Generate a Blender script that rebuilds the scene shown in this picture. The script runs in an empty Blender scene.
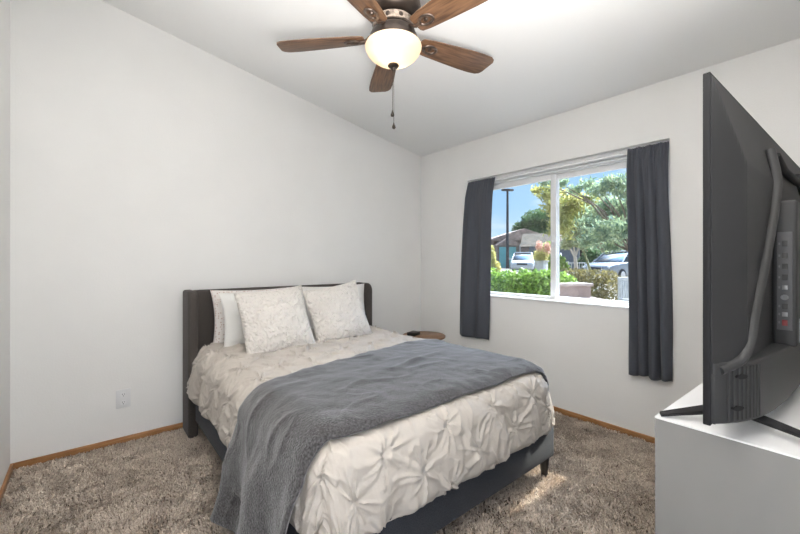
import bpy, bmesh, math, random
import numpy as np
from mathutils import Vector, Matrix, Euler

# ------------------------------------------------------------------ camera, world, lights
SC = bpy.context.scene
COL = SC.collection
PI = math.pi
CAM = Vector((-2.988, -3.211, 1.22))
HEAD = math.radians(39.7)                         # camera heading, measured from +Y towards +X
FW = Vector((math.sin(HEAD), math.cos(HEAD), 0))
RT = Vector((math.cos(HEAD), -math.sin(HEAD), 0))
FPX = 373.5
cam = bpy.data.cameras.new('camera')
cam.sensor_width = 36.0
cam.lens = 36.0 * FPX / 800.0
cam.shift_y = -(267 - 261) / 800.0
cam.clip_start = 0.02
cam.clip_end = 500
camo = bpy.data.objects.new('camera', cam)
COL.objects.link(camo)
camo.location = CAM
camo.rotation_euler = (PI / 2, 0, -HEAD)
SC.camera = camo

SC.view_settings.view_transform = 'Standard'
SC.view_settings.look = 'None'
SC.view_settings.gamma = 1
SC.view_settings.use_curve_mapping = False
SC.view_settings.exposure = 0.26

SUN_STRENGTH = 12.0
SKY_STRENGTH = 1.05
AUREOLE = 30.0           # the sky brightens towards the sun
DOORWAY_FILL_WATTS = 9
FLASH_WATTS = 46
LAMP_WATTS = 1.1
world = bpy.data.worlds.new('sky')
SC.world = world
world.use_nodes = True
nt = world.node_tree
nt.nodes.clear()
wo = nt.nodes.new('ShaderNodeOutputWorld')
bg = nt.nodes.new('ShaderNodeBackground')
tc = nt.nodes.new('ShaderNodeTexCoord')
sep = nt.nodes.new('ShaderNodeSeparateXYZ')
nt.links.new(tc.outputs['Generated'], sep.inputs[0])
rp = nt.nodes.new('ShaderNodeValToRGB')
rp.color_ramp.elements[0].position = 0.0
rp.color_ramp.elements[0].color = (0.66, 0.82, 0.96, 1)
rp.color_ramp.elements[1].position = 0.45
rp.color_ramp.elements[1].color = (0.26, 0.48, 0.86, 1)
e = rp.color_ramp.elements.new(0.14); e.color = (0.40, 0.64, 0.93, 1)
nt.links.new(sep.outputs['Z'], rp.inputs['Fac'])
mp = nt.nodes.new('ShaderNodeMapping'); mp.inputs['Scale'].default_value = (1, 1, 4.5)
nt.links.new(tc.outputs['Generated'], mp.inputs[0])
nz = nt.nodes.new('ShaderNodeTexNoise'); nz.inputs['Scale'].default_value = 3.2; nz.inputs['Detail'].default_value = 6
nt.links.new(mp.outputs[0], nz.inputs['Vector'])
cr = nt.nodes.new('ShaderNodeValToRGB')
cr.color_ramp.elements[0].position = 0.46; cr.color_ramp.elements[0].color = (0, 0, 0, 1)
cr.color_ramp.elements[1].position = 0.68; cr.color_ramp.elements[1].color = (1, 1, 1, 1)
nt.links.new(nz.outputs['Fac'], cr.inputs['Fac'])
mx = nt.nodes.new('ShaderNodeMix'); mx.data_type = 'RGBA'
nt.links.new(cr.outputs['Color'], mx.inputs[0])
nt.links.new(rp.outputs['Color'], mx.inputs[6])
mx.inputs[7].default_value = (0.92, 0.95, 1.0, 1)
nt.links.new(mx.outputs[2], bg.inputs['Color'])
dp = nt.nodes.new('ShaderNodeVectorMath'); dp.operation = 'DOT_PRODUCT'
dp.inputs[1].default_value = Vector((1, -0.042, 1.04)).normalized()
nm = nt.nodes.new('ShaderNodeVectorMath'); nm.operation = 'NORMALIZE'
nt.links.new(tc.outputs['Generated'], nm.inputs[0])
nt.links.new(nm.outputs[0], dp.inputs[0])
mr = nt.nodes.new('ShaderNodeMapRange'); mr.interpolation_type = 'SMOOTHSTEP'
mr.inputs[1].default_value = 0.84; mr.inputs[2].default_value = 1.0
mr.inputs[3].default_value = SKY_STRENGTH; mr.inputs[4].default_value = AUREOLE
nt.links.new(dp.outputs['Value'], mr.inputs[0])
nt.links.new(mr.outputs[0], bg.inputs['Strength'])
nt.links.new(bg.outputs[0], wo.inputs['Surface'])


def light(name, kind, loc, direction, **kw):
    l = bpy.data.lights.new(name, kind)
    for k, v in kw.items():
        setattr(l, k, v)
    o = bpy.data.objects.new(name, l)
    COL.objects.link(o)
    o.location = loc
    if direction is not None:
        o.rotation_euler = Vector(direction).to_track_quat('-Z', 'Y').to_euler()
    return o


light('sun', 'SUN', (8, -2, 9), (-1, 0.042, -1.04), energy=SUN_STRENGTH, angle=math.radians(0.55), color=(1.0, 0.95, 0.87))
# added fill light, unseen, set in the doorway behind the camera
light('doorway_fill', 'AREA', (-2.75, -3.33, 1.25), (0.08, 1, -0.04), energy=DOORWAY_FILL_WATTS, shape='RECTANGLE', size=0.95, size_y=1.9,
      color=(1.0, 0.97, 0.94))
# the photographer's flash, bounced off the ceiling
light('bounce_flash', 'AREA', (-2.70, -3.12, 1.20), (0.19, 0.25, 1), energy=FLASH_WATTS, shape='DISK', size=0.40, spread=math.radians(100), color=(1.0, 0.98, 0.96))
pt = light('window_portal', 'AREA', (0.16, -1.59, 1.46), (-1, 0, 0), shape='RECTANGLE', size=1.65, size_y=1.12, energy=1)
pt.data.cycles.is_portal = True

# ------------------------------------------------------------------ helpers
WM = {}


def at(px, py, t):
    """the point of the world seen at pixel (px, py) of the photograph, at depth t metres"""
    lat = (px - 400) / FPX
    p = CAM + FW * t + RT * (lat * t)
    p.z = CAM.z + (261 - py) / FPX * t
    return p


def wm(o):
    m = o.matrix_basis.copy()
    while o.parent:
        o = o.parent
        m = o.matrix_basis @ m
    return m


def obj(name, bm, mat, parent=None, smooth=True, local=False, angle=40):
    me = bpy.data.meshes.new(name)
    if isinstance(bm, bmesh.types.BMesh):
        if parent is not None and not local:
            bm.transform(wm(parent).inverted())
        bmesh.ops.recalc_face_normals(bm, faces=bm.faces[:])
        bm.to_mesh(me)
        bm.free()
    else:
        v, f = bm
        v = np.asarray(v, dtype=np.float64)
        if parent is not None and not local:
            m = np.array(wm(parent).inverted())
            v = v @ m[:3, :3].T + m[:3, 3]
        fast_mesh(me, v, f)
    if smooth:
        me.polygons.foreach_set('use_smooth', [True] * len(me.polygons))
        try:
            me.set_sharp_from_angle(angle=math.radians(angle))
        except Exception:
            pass
    for mm in (mat if isinstance(mat, (list, tuple)) else [mat]):
        me.materials.append(mm)
    o = bpy.data.objects.new(name, me)
    COL.objects.link(o)
    if parent is not None:
        o.parent = parent
    return o


def fast_mesh(me, v, f):
    f = np.asarray(f, dtype=np.int32)
    me.vertices.add(len(v))
    me.vertices.foreach_set('co', np.ascontiguousarray(v, dtype=np.float32).ravel())
    k = f.shape[1]
    me.loops.add(f.size)
    me.loops.foreach_set('vertex_index', f.ravel())
    me.polygons.add(len(f))
    me.polygons.foreach_set('loop_start', np.arange(0, f.size, k, dtype=np.int32))
    me.polygons.foreach_set('loop_total', np.full(len(f), k, dtype=np.int32))
    me.update(calc_edges=True)
    me.validate()


def thing(name, label, cat, loc=(0, 0, 0), rotz=0, group=None):
    o = bpy.data.objects.new(name, None)
    o.empty_display_size = 0.1
    COL.objects.link(o)
    o.location = loc
    o.rotation_euler = (0, 0, rotz)
    return tag(o, label, cat, group)


def tag(o, label, cat, group=None, kind=None):
    o['label'] = label
    o['category'] = cat
    if group:
        o['group'] = group
    if kind:
        o['kind'] = kind
    return o


def struct(name, bm, mat, label=None, cat=None, **kw):
    o = obj(name, bm, mat, **kw)
    o['kind'] = 'structure'
    if label:
        o['label'] = label
        o['category'] = cat
    return o


def box(size, loc=(0, 0, 0), rot=(0, 0, 0), bevel=0.0, seg=2, bm=None):
    b = bmesh.new()
    bmesh.ops.create_cube(b, size=1)
    bmesh.ops.scale(b, vec=size, verts=b.verts)
    if bevel:
        bmesh.ops.bevel(b, geom=b.edges[:], offset=bevel, segments=seg, affect='EDGES', profile=0.5)
    b.transform(Matrix.Translation(loc) @ Euler(rot).to_matrix().to_4x4())
    return merge(bm, b)


def span(lo, hi, **kw):
    lo, hi = Vector(lo), Vector(hi)
    return box(hi - lo, (lo + hi) / 2, **kw)


def merge(bm, b):
    if bm is None:
        return b
    me = bpy.data.meshes.new('tmp')
    b.to_mesh(me)
    b.free()
    bm.from_mesh(me)
    bpy.data.meshes.remove(me)
    return bm


def lathe(profile, segs=40, loc=(0, 0, 0), bm=None, mtx=None):
    b = bmesh.new()
    rings = []
    for r, z in profile:
        if r < 1e-6:
            rings.append([b.verts.new((0, 0, z))])
        else:
            rings.append([b.verts.new((r * math.cos(2 * PI * i / segs), r * math.sin(2 * PI * i / segs), z)) for i in range(segs)])
    for a, c in zip(rings, rings[1:]):
        for i in range(segs):
            j = (i + 1) % segs
            if len(a) == 1 and len(c) == 1:
                continue
            if len(a) == 1:
                b.faces.new((a[0], c[i], c[j]))
            elif len(c) == 1:
                b.faces.new((a[i], a[j], c[0]))
            else:
                b.faces.new((a[i], a[j], c[j], c[i]))
    b.transform(Matrix.Translation(loc) @ (mtx or Matrix()))
    return merge(bm, b)


def tube(path, rad, segs=10, bm=None, flat=1.0):
    """tube along points; rad a number or a list"""
    path = [Vector(p) for p in path]
    n = len(path)
    rr = rad if isinstance(rad, (list, tuple)) else [rad] * n
    b = bmesh.new()
    up = Vector((0, 0, 1))
    d0 = (path[1] - path[0]).normalized()
    if abs(d0.dot(up)) > 0.9:
        up = Vector((1, 0, 0))
    rings = []
    for i, p in enumerate(path):
        d = (path[min(i + 1, n - 1)] - path[max(i - 1, 0)]).normalized()
        s = d.cross(up).normalized()
        u = s.cross(d).normalized()
        rings.append([b.verts.new(p + (s * math.cos(2 * PI * k / segs) + u * flat * math.sin(2 * PI * k / segs)) * rr[i]) for k in range(segs)])
    for a, c in zip(rings, rings[1:]):
        for k in range(segs):
            j = (k + 1) % segs
            b.faces.new((a[k], a[j], c[j], c[k]))
    b.faces.new(rings[0][::-1])
    b.faces.new(rings[-1])
    return merge(bm, b)


def prism(outline, z0, z1, bm=None, mtx=None, bevel=0, seg=2):
    b = bmesh.new()
    vs = [b.verts.new((x, y, z0)) for x, y in outline]
    f = b.faces.new(vs)
    r = bmesh.ops.extrude_face_region(b, geom=[f])
    bmesh.ops.translate(b, vec=(0, 0, z1 - z0), verts=[g for g in r['geom'] if isinstance(g, bmesh.types.BMVert)])
    bmesh.ops.recalc_face_normals(b, faces=b.faces[:])
    if bevel:
        es = [e for e in b.edges if len(e.link_faces) == 2 and e.calc_face_angle(0) > 0.6]
        bmesh.ops.bevel(b, geom=es, offset=bevel, segments=seg, affect='EDGES', profile=0.5)
    if mtx is not None:
        b.transform(mtx)
    return merge(bm, b)


def grid_faces(nu, nv, base=0, flip=False):
    i, j = np.meshgrid(np.arange(nu - 1), np.arange(nv - 1), indexing='ij')
    a = (i * nv + j).ravel() + base
    q = np.stack([a, a + nv, a + nv + 1, a + 1], 1)
    return q[:, ::-1] if flip else q


def vnoise(x, y, seed=0):
    """smooth value noise in [-1, 1]"""
    xi = np.floor(x).astype(np.int64); yi = np.floor(y).astype(np.int64)
    fx = x - xi; fy = y - yi
    fx = fx * fx * (3 - 2 * fx); fy = fy * fy * (3 - 2 * fy)

    def h(a, b):
        n = (a * 374761393 + b * 668265263 + seed * 1442695041) & 0xFFFFFFFF
        n = ((n ^ (n >> 13)) * 1274126177) & 0xFFFFFFFF
        return ((n ^ (n >> 16)) & 0xFFFF) / 32767.5 - 1
    return (h(xi, yi) * (1 - fx) + h(xi + 1, yi) * fx) * (1 - fy) + (h(xi, yi + 1) * (1 - fx) + h(xi + 1, yi + 1) * fx) * fy


def copy_tree(o, parent=None):
    c = o.copy()
    COL.objects.link(c)
    c.parent = parent
    for ch in [x for x in COL.objects if x.parent == o]:
        copy_tree(ch, c)
    return c


def catmull(points, per=6):
    pts = [Vector(p) for p in points]
    out = []
    for i in range(len(pts) - 1):
        p0, p1, p2, p3 = pts[max(i - 1, 0)], pts[i], pts[i + 1], pts[min(i + 2, len(pts) - 1)]
        for k in range(per):
            t = k / per
            out.append(0.5 * ((2 * p1) + (p2 - p0) * t + (2 * p0 - 5 * p1 + 4 * p2 - p3) * t * t + (3 * p1 - p0 - 3 * p2 + p3) * t ** 3))
    out.append(pts[-1])
    return out


# ------------------------------------------------------------------ materials
def mat(name, col, rough=0.6, metal=0.0, var=0.0, vscale=8.0, bump=0.0, bscale=200.0, sheen=0.0, spec=0.5, col2=None, stretch=None,
        detail=4.0, emit=None, coat=0.0):
    m = bpy.data.materials.new(name)
    m.use_nodes = True
    t = m.node_tree
    p = t.nodes['Principled BSDF']
    p.inputs['Base Color'].default_value = (*col, 1)
    p.inputs['Roughness'].default_value = rough
    p.inputs['Metallic'].default_value = metal
    p.inputs['Specular IOR Level'].default_value = spec
    if coat:
        p.inputs['Coat Weight'].default_value = coat
    if sheen:
        p.inputs['Sheen Weight'].default_value = sheen
        p.inputs['Sheen Roughness'].default_value = 0.4
    co = t.nodes.new('ShaderNodeTexCoord')
    src = co.outputs['Object']
    if stretch:
        ma = t.nodes.new('ShaderNodeMapping')
        ma.inputs['Scale'].default_value = stretch
        t.links.new(src, ma.inputs[0])
        src = ma.outputs[0]
    if var or col2:
        n = t.nodes.new('ShaderNodeTexNoise')
        n.inputs['Scale'].default_value = vscale
        n.inputs['Detail'].default_value = detail
        t.links.new(src, n.inputs['Vector'])
        r = t.nodes.new('ShaderNodeValToRGB')
        c1 = col if col2 else tuple(max(0, c * (1 - var)) for c in col)
        c2 = col2 if col2 else tuple(min(1, c * (1 + var)) for c in col)
        r.color_ramp.elements[0].position = 0.32; r.color_ramp.elements[0].color = (*c1, 1)
        r.color_ramp.elements[1].position = 0.68; r.color_ramp.elements[1].color = (*c2, 1)
        t.links.new(n.outputs['Fac'], r.inputs['Fac'])
        t.links.new(r.outputs['Color'], p.inputs['Base Color'])
    if bump:
        n2 = t.nodes.new('ShaderNodeTexNoise')
        n2.inputs['Scale'].default_value = bscale
        n2.inputs['Detail'].default_value = 3
        t.links.new(src, n2.inputs['Vector'])
        b = t.nodes.new('ShaderNodeBump')
        b.inputs['Strength'].default_value = bump
        b.inputs['Distance'].default_value = 0.01
        t.links.new(n2.outputs['Fac'], b.inputs['Height'])
        t.links.new(b.outputs[0], p.inputs['Normal'])
    if emit:
        p.inputs['Emission Color'].default_value = (*emit[0], 1)
        p.inputs['Emission Strength'].default_value = emit[1]
    return m


def leaf_mat(name, c1, c2, scale=3.0, trans=0.35):
    m = bpy.data.materials.new(name)
    m.use_nodes = True
    t = m.node_tree
    t.nodes.clear()
    o = t.nodes.new('ShaderNodeOutputMaterial')
    co = t.nodes.new('ShaderNodeTexCoord')
    n = t.nodes.new('ShaderNodeTexNoise'); n.inputs['Scale'].default_value = scale; n.inputs['Detail'].default_value = 5
    n.inputs['Roughness'].default_value = 0.75
    t.links.new(co.outputs['Object'], n.inputs['Vector'])
    r = t.nodes.new('ShaderNodeValToRGB')
    r.color_ramp.elements[0].position = 0.38; r.color_ramp.elements[0].color = (*c1, 1)
    r.color_ramp.elements[1].position = 0.62; r.color_ramp.elements[1].color = (*c2, 1)
    t.links.new(n.outputs['Fac'], r.inputs['Fac'])
    d = t.nodes.new('ShaderNodeBsdfPrincipled'); d.inputs['Roughness'].default_value = 0.55
    tr = t.nodes.new('ShaderNodeBsdfTranslucent')
    t.links.new(r.outputs['Color'], d.inputs['Base Color'])
    t.links.new(r.outputs['Color'], tr.inputs['Color'])
    mxs = t.nodes.new('ShaderNodeMixShader'); mxs.inputs[0].default_value = trans
    t.links.new(d.outputs[0], mxs.inputs[1]); t.links.new(tr.outputs[0], mxs.inputs[2])
    t.links.new(mxs.outputs[0], o.inputs['Surface'])
    return m


def wood_mat(name, c1, c2, scale=6.0, stretch=(1, 14, 14), rough=0.45):
    m = mat(name, c1, rough, col2=c2, vscale=scale, stretch=stretch, bump=0.05, bscale=scale * 3, detail=6)
    return m


M = {}
M['wall'] = mat('warm_white_paint', (0.88, 0.87, 0.85), 0.75, var=0.012, vscale=3, bump=0.10, bscale=110, spec=0.25)
M['ceiling'] = mat('ceiling_paint', (0.92, 0.915, 0.90), 0.85, bump=0.08, bscale=120, spec=0.2)
M['carpet'] = mat('carpet_fibre', (0.46, 0.375, 0.30), 0.95, col2=(0.84, 0.73, 0.62), vscale=120, spec=0.1, detail=2, sheen=0.1)
M['carpet_base'] = mat('carpet_backing', (0.22, 0.18, 0.145), 1.0, var=0.3, vscale=60, spec=0.0)
M['baseboard'] = wood_mat('oak_stain', (0.30, 0.135, 0.045), (0.46, 0.24, 0.10), 5, (1.5, 1.5, 20))
M['white_trim'] = mat('white_vinyl', (0.83, 0.83, 0.83), 0.35)
M['garden_white'] = mat('weathered_white_paint', (0.46, 0.46, 0.45), 0.7, var=0.15, vscale=9)
M['plastic_white'] = mat('white_plastic', (0.80, 0.80, 0.80), 0.3)
M['slot'] = mat('dark_slot', (0.05, 0.05, 0.05), 0.6)
M['head_fabric'] = mat('charcoal_upholstery', (0.085, 0.074, 0.067), 0.95, var=0.35, vscale=260, bump=0.25, bscale=420, sheen=0.12, spec=0.15)
M['rail_fabric'] = mat('slate_upholstery', (0.045, 0.048, 0.056), 0.95, var=0.35, vscale=260, bump=0.25, bscale=420, sheen=0.12, spec=0.15)
M['black_wood'] = mat('black_lacquer', (0.018, 0.016, 0.016), 0.4)
M['mattress'] = mat('mattress_ticking', (0.75, 0.75, 0.75), 0.9, bump=0.1)
M['white_sham'] = mat('white_cotton', (0.80, 0.785, 0.75), 0.9, bump=0.12, bscale=30, sheen=0.1, spec=0.2)
M['curtain'] = mat('slate_curtain_cloth', (0.088, 0.094, 0.112), 0.85, var=0.12, vscale=400, bump=0.1, bscale=600, sheen=0.12, spec=0.2)
M['bronze'] = mat('dark_bronze', (0.060, 0.046, 0.038), 0.38, 0.75, var=0.25, vscale=20)
M['bronze_light'] = mat('brushed_bronze', (0.30, 0.245, 0.20), 0.35, 0.8, var=0.5, vscale=60)
M['iron'] = mat('antique_bronze', (0.15, 0.115, 0.095), 0.35, 0.8, var=0.4, vscale=40)
M['blade'] = wood_mat('walnut_veneer', (0.085, 0.042, 0.022), (0.235, 0.125, 0.066), 5.0, (1.6, 16, 16), 0.42)
M['tv'] = mat('tv_plastic', (0.036, 0.036, 0.037), 0.48, bump=0.05, bscale=900)
M['tv_dark'] = mat('tv_black', (0.012, 0.012, 0.013), 0.6, spec=0.3)
M['tv_grey'] = mat('tv_metal_back', (0.034, 0.034, 0.035), 0.6, 0.0, spec=0.25, bump=0.04, bscale=900)
M['screen'] = mat('tv_glass', (0.006, 0.006, 0.007), 0.08)
M['port_mark'] = mat('port_marking', (0.16, 0.16, 0.165), 0.6)
M['label'] = mat('sticker', (0.32, 0.32, 0.33), 0.6, var=0.2, vscale=250)
M['port_red'] = mat('port_red', (0.22, 0.035, 0.035), 0.4)
M['port_metal'] = mat('port_metal', (0.25, 0.25, 0.25), 0.3, 0.8)
M['port_plate'] = mat('port_plate', (0.085, 0.085, 0.088), 0.5)
M['dresser'] = mat('shaded_white_laminate', (0.225, 0.217, 0.208), 0.5, var=0.02)  # white body coloured grey: the shade on its side is put into the colour
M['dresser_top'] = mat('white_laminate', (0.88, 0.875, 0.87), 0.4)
M['knob'] = mat('nickel', (0.6, 0.6, 0.6), 0.3, 1.0)
M['table_wood'] = wood_mat('acacia_wood', (0.12, 0.055, 0.02), (0.26, 0.125, 0.05), 7, (1, 10, 10))
M['black_metal'] = mat('black_metal', (0.02, 0.02, 0.02), 0.4, 0.5)


def glass_mat():
    m = bpy.data.materials.new('window_glass')
    m.use_nodes = True
    t = m.node_tree
    t.nodes.clear()
    o = t.nodes.new('ShaderNodeOutputMaterial')
    a = t.nodes.new('ShaderNodeBsdfTransparent'); a.inputs['Color'].default_value = (0.96, 0.98, 0.98, 1)
    g = t.nodes.new('ShaderNodeBsdfGlossy'); g.inputs['Roughness'].default_value = 0.0
    x = t.nodes.new('ShaderNodeMixShader'); x.inputs[0].default_value = 0.05
    t.links.new(a.outputs[0], x.inputs[1]); t.links.new(g.outputs[0], x.inputs[2])
    t.links.new(x.outputs[0], o.inputs['Surface'])
    return m


M['glass'] = glass_mat()


def bowl_mat():
    m = bpy.data.materials.new('frosted_glass')
    m.use_nodes = True
    t = m.node_tree
    t.nodes.clear()
    o = t.nodes.new('ShaderNodeOutputMaterial')
    tr = t.nodes.new('ShaderNodeBsdfTranslucent'); tr.inputs['Color'].default_value = (0.95, 0.88, 0.78, 1)
    p = t.nodes.new('ShaderNodeBsdfPrincipled')
    p.inputs['Base Color'].default_value = (0.80, 0.74, 0.64, 1)
    p.inputs['Roughness'].default_value = 0.3
    x = t.nodes.new('ShaderNodeMixShader'); x.inputs[0].default_value = 0.45
    t.links.new(tr.outputs[0], x.inputs[1]); t.links.new(p.outputs[0], x.inputs[2])
    t.links.new(x.outputs[0], o.inputs['Surface'])
    return m


M['bowl'] = bowl_mat()


def duvet_mat():
    m = mat('cream_dobby_cotton', (0.55, 0.50, 0.445), 0.9, sheen=0.08, spec=0.2, var=0.03, vscale=5)
    t = m.node_tree
    p = t.nodes['Principled BSDF']
    co = t.nodes.new('ShaderNodeTexCoord')
    ch = t.nodes.new('ShaderNodeTexChecker'); ch.inputs['Scale'].default_value = 130
    ch.inputs[1].default_value = (1, 1, 1, 1); ch.inputs[2].default_value = (0, 0, 0, 1)
    t.links.new(co.outputs['Object'], ch.inputs['Vector'])
    n = t.nodes.new('ShaderNodeTexNoise'); n.inputs['Scale'].default_value = 22; n.inputs['Detail'].default_value = 5
    t.links.new(co.outputs['Object'], n.inputs['Vector'])
    ad = t.nodes.new('ShaderNodeMath'); ad.operation = 'MULTIPLY_ADD'; ad.inputs[1].default_value = 0.12
    t.links.new(ch.outputs['Fac'], ad.inputs[0]); t.links.new(n.outputs['Fac'], ad.inputs[2])
    b = t.nodes.new('ShaderNodeBump'); b.inputs['Strength'].default_value = 0.35; b.inputs['Distance'].default_value = 0.012
    t.links.new(ad.outputs[0], b.inputs['Height'])
    t.links.new(b.outputs[0], p.inputs['Normal'])
    return m


M['duvet'] = duvet_mat()
M['throw'] = mat('charcoal_plush', (0.036, 0.033, 0.032), 0.95, col2=(0.135, 0.130, 0.132), vscale=130, bump=0.6, bscale=150, sheen=0.6, spec=0.05, detail=6)


def popcorn_mat(name, col):
    m = mat(name, col, 0.95, sheen=0.15, spec=0.1)
    t = m.node_tree
    p = t.nodes['Principled BSDF']
    co = t.nodes.new('ShaderNodeTexCoord')
    v = t.nodes.new('ShaderNodeTexVoronoi'); v.feature = 'SMOOTH_F1'; v.inputs['Scale'].default_value = 44
    n = t.nodes.new('ShaderNodeTexNoise'); n.inputs['Scale'].default_value = 20
    t.links.new(co.outputs['Object'], n.inputs['Vector'])
    mxv = t.nodes.new('ShaderNodeMix'); mxv.data_type = 'VECTOR'; mxv.inputs[0].default_value = 0.06
    t.links.new(co.outputs['Object'], mxv.inputs[4]); t.links.new(n.outputs['Color'], mxv.inputs[5])
    t.links.new(mxv.outputs[1], v.inputs['Vector'])
    b = t.nodes.new('ShaderNodeBump'); b.inputs['Strength'].default_value = 1.0; b.inputs['Distance'].default_value = 0.022
    b.invert = True
    t.links.new(v.outputs['Distance'], b.inputs['Height'])
    t.links.new(b.outputs[0], p.inputs['Normal'])
    return m


M['popcorn'] = popcorn_mat('ivory_chenille', (0.80, 0.755, 0.70))


def print_mat():
    m = mat('printed_cotton', (0.76, 0.72, 0.69), 0.9, spec=0.2)
    t = m.node_tree
    p = t.nodes['Principled BSDF']
    co = t.nodes.new('ShaderNodeTexCoord')
    v = t.nodes.new('ShaderNodeTexVoronoi'); v.inputs['Scale'].default_value = 60; v.inputs['Randomness'].default_value = 0.55
    t.links.new(co.outputs['Object'], v.inputs['Vector'])
    r = t.nodes.new('ShaderNodeValToRGB')
    r.color_ramp.interpolation = 'CONSTANT'
    r.color_ramp.elements[0].color = (0.52, 0.37, 0.31, 1)
    r.color_ramp.elements[1].position = 0.27; r.color_ramp.elements[1].color = (0.78, 0.735, 0.70, 1)
    t.links.new(v.outputs['Distance'], r.inputs['Fac'])
    t.links.new(r.outputs['Color'], p.inputs['Base Color'])
    return m


M['print'] = print_mat()

# ------------------------------------------------------------------ the room
FZ = -0.04                      # level of the floor slab under the pile
XL, YF = -3.355, -3.38          # left wall, wall behind the camera
SLOPE = 0.181
WT = 0.16


def ceil_z(x):
    return 2.44 - SLOPE * x


# floor slab and the pile
struct('floor', span((XL - WT, YF - WT, FZ - 0.12), (WT, WT, FZ)), M['carpet_base'], 'brown shag carpet floor of the bedroom', 'floor', smooth=False)


def sloped_wall(x0, x1, y0, y1):
    b = bmesh.new()
    vs = []
    for y in (y0, y1):
        vs.append([b.verts.new(p) for p in ((x0, y, -0.1), (x1, y, -0.1), (x1, y, ceil_z(x1) + 0.03), (x0, y, ceil_z(x0) + 0.03))])
    b.faces.new(vs[0]); b.faces.new(vs[1][::-1])
    for i in range(4):
        j = (i + 1) % 4
        b.faces.new((vs[0][i], vs[1][i], vs[1][j], vs[0][j]))
    return b


struct('wall_back', sloped_wall(XL - WT, WT, 0, WT), M['wall'], 'white back wall behind the headboard', 'wall', smooth=False)
struct('wall_left', span((XL - WT, YF - WT, -0.1), (XL, 0, ceil_z(XL) + 0.03)), M['wall'], 'white side wall at the left edge', 'wall', smooth=False)
# wall behind the camera, with the open doorway
DX0, DX1, DZ = -3.25, -2.25, 2.05
wf = sloped_wall(DX1, 0, YF - WT, YF)
merge(wf, sloped_wall(XL, DX0, YF - WT, YF))
b2 = bmesh.new()
q = [[b2.verts.new((x, y, z)) for x, z in ((DX0, DZ), (DX1, DZ), (DX1, ceil_z(DX1) + 0.03), (DX0, ceil_z(DX0) + 0.03))] for y in (YF - WT, YF)]
b2.faces.new(q[0]); b2.faces.new(q[1][::-1])
for i in range(4):
    j = (i + 1) % 4
    b2.faces.new((q[0][i], q[1][i], q[1][j], q[0][j]))
merge(wf, b2)
struct('wall_front', wf, M['wall'], smooth=False)

# window wall with its opening
WY0, WY1, WZ0, WZ1 = -2.44, -0.70, 0.885, 2.045
ww = span((0, YF - WT, -0.1), (WT, WY0, 2.47))
span((0, WY1, -0.1), (WT, 0, 2.47), bm=ww)
span((0, WY0, -0.1), (WT, WY1, WZ0), bm=ww)
span((0, WY0, WZ1), (WT, WY1, 2.47), bm=ww)
struct('wall_right', ww, M['wall'], 'white wall with the window and grey curtains', 'wall', smooth=False)

cb = bmesh.new()
cx0, cx1 = XL - WT, WT
q = [[cb.verts.new(p) for p in ((x, YF - WT, ceil_z(x) + dz), (x, WT, ceil_z(x) + dz))] for x, dz in ((cx0, 0), (cx1, 0), (cx1, 0.12), (cx0, 0.12))]
for i in range(4):
    j = (i + 1) % 4
    cb.faces.new((q[i][0], q[i][1], q[j][1], q[j][0]))
cb.faces.new([r[0] for r in q]); cb.faces.new([r[1] for r in q][::-1])
struct('ceiling', cb, M['ceiling'], 'sloped white vaulted ceiling', 'ceiling', smooth=False)

# roof eave outside, above the window
eb = bmesh.new()
q = [[eb.verts.new(p) for p in ((x, -6, z), (x, 3, z))] for x, z in ((0.17, 2.47), (0.92, 2.38), (0.92, 2.56), (0.17, 2.66))]
for i in range(4):
    j = (i + 1) % 4
    eb.faces.new((q[i][0], q[i][1], q[j][1], q[j][0]))
eb.faces.new([r[0] for r in q]); eb.faces.new([r[1] for r in q][::-1])
struct('trim_1', eb, M['white_trim'], smooth=False)

BBH, BBT = FZ + 0.047, 0.014
struct('baseboard_back', span((XL, -BBT, FZ), (0, 0, BBH), bevel=0.003), M['baseboard'], 'orange oak baseboard along the back wall', 'baseboard')
struct('baseboard_left', span((XL, YF, FZ), (XL + BBT, -BBT, BBH), bevel=0.003), M['baseboard'], 'oak baseboard along the left wall', 'baseboard')
struct('baseboard_right', span((-BBT, YF, FZ), (0, -BBT, BBH), bevel=0.003), M['baseboard'], 'oak baseboard under the window wall', 'baseboard')


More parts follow.
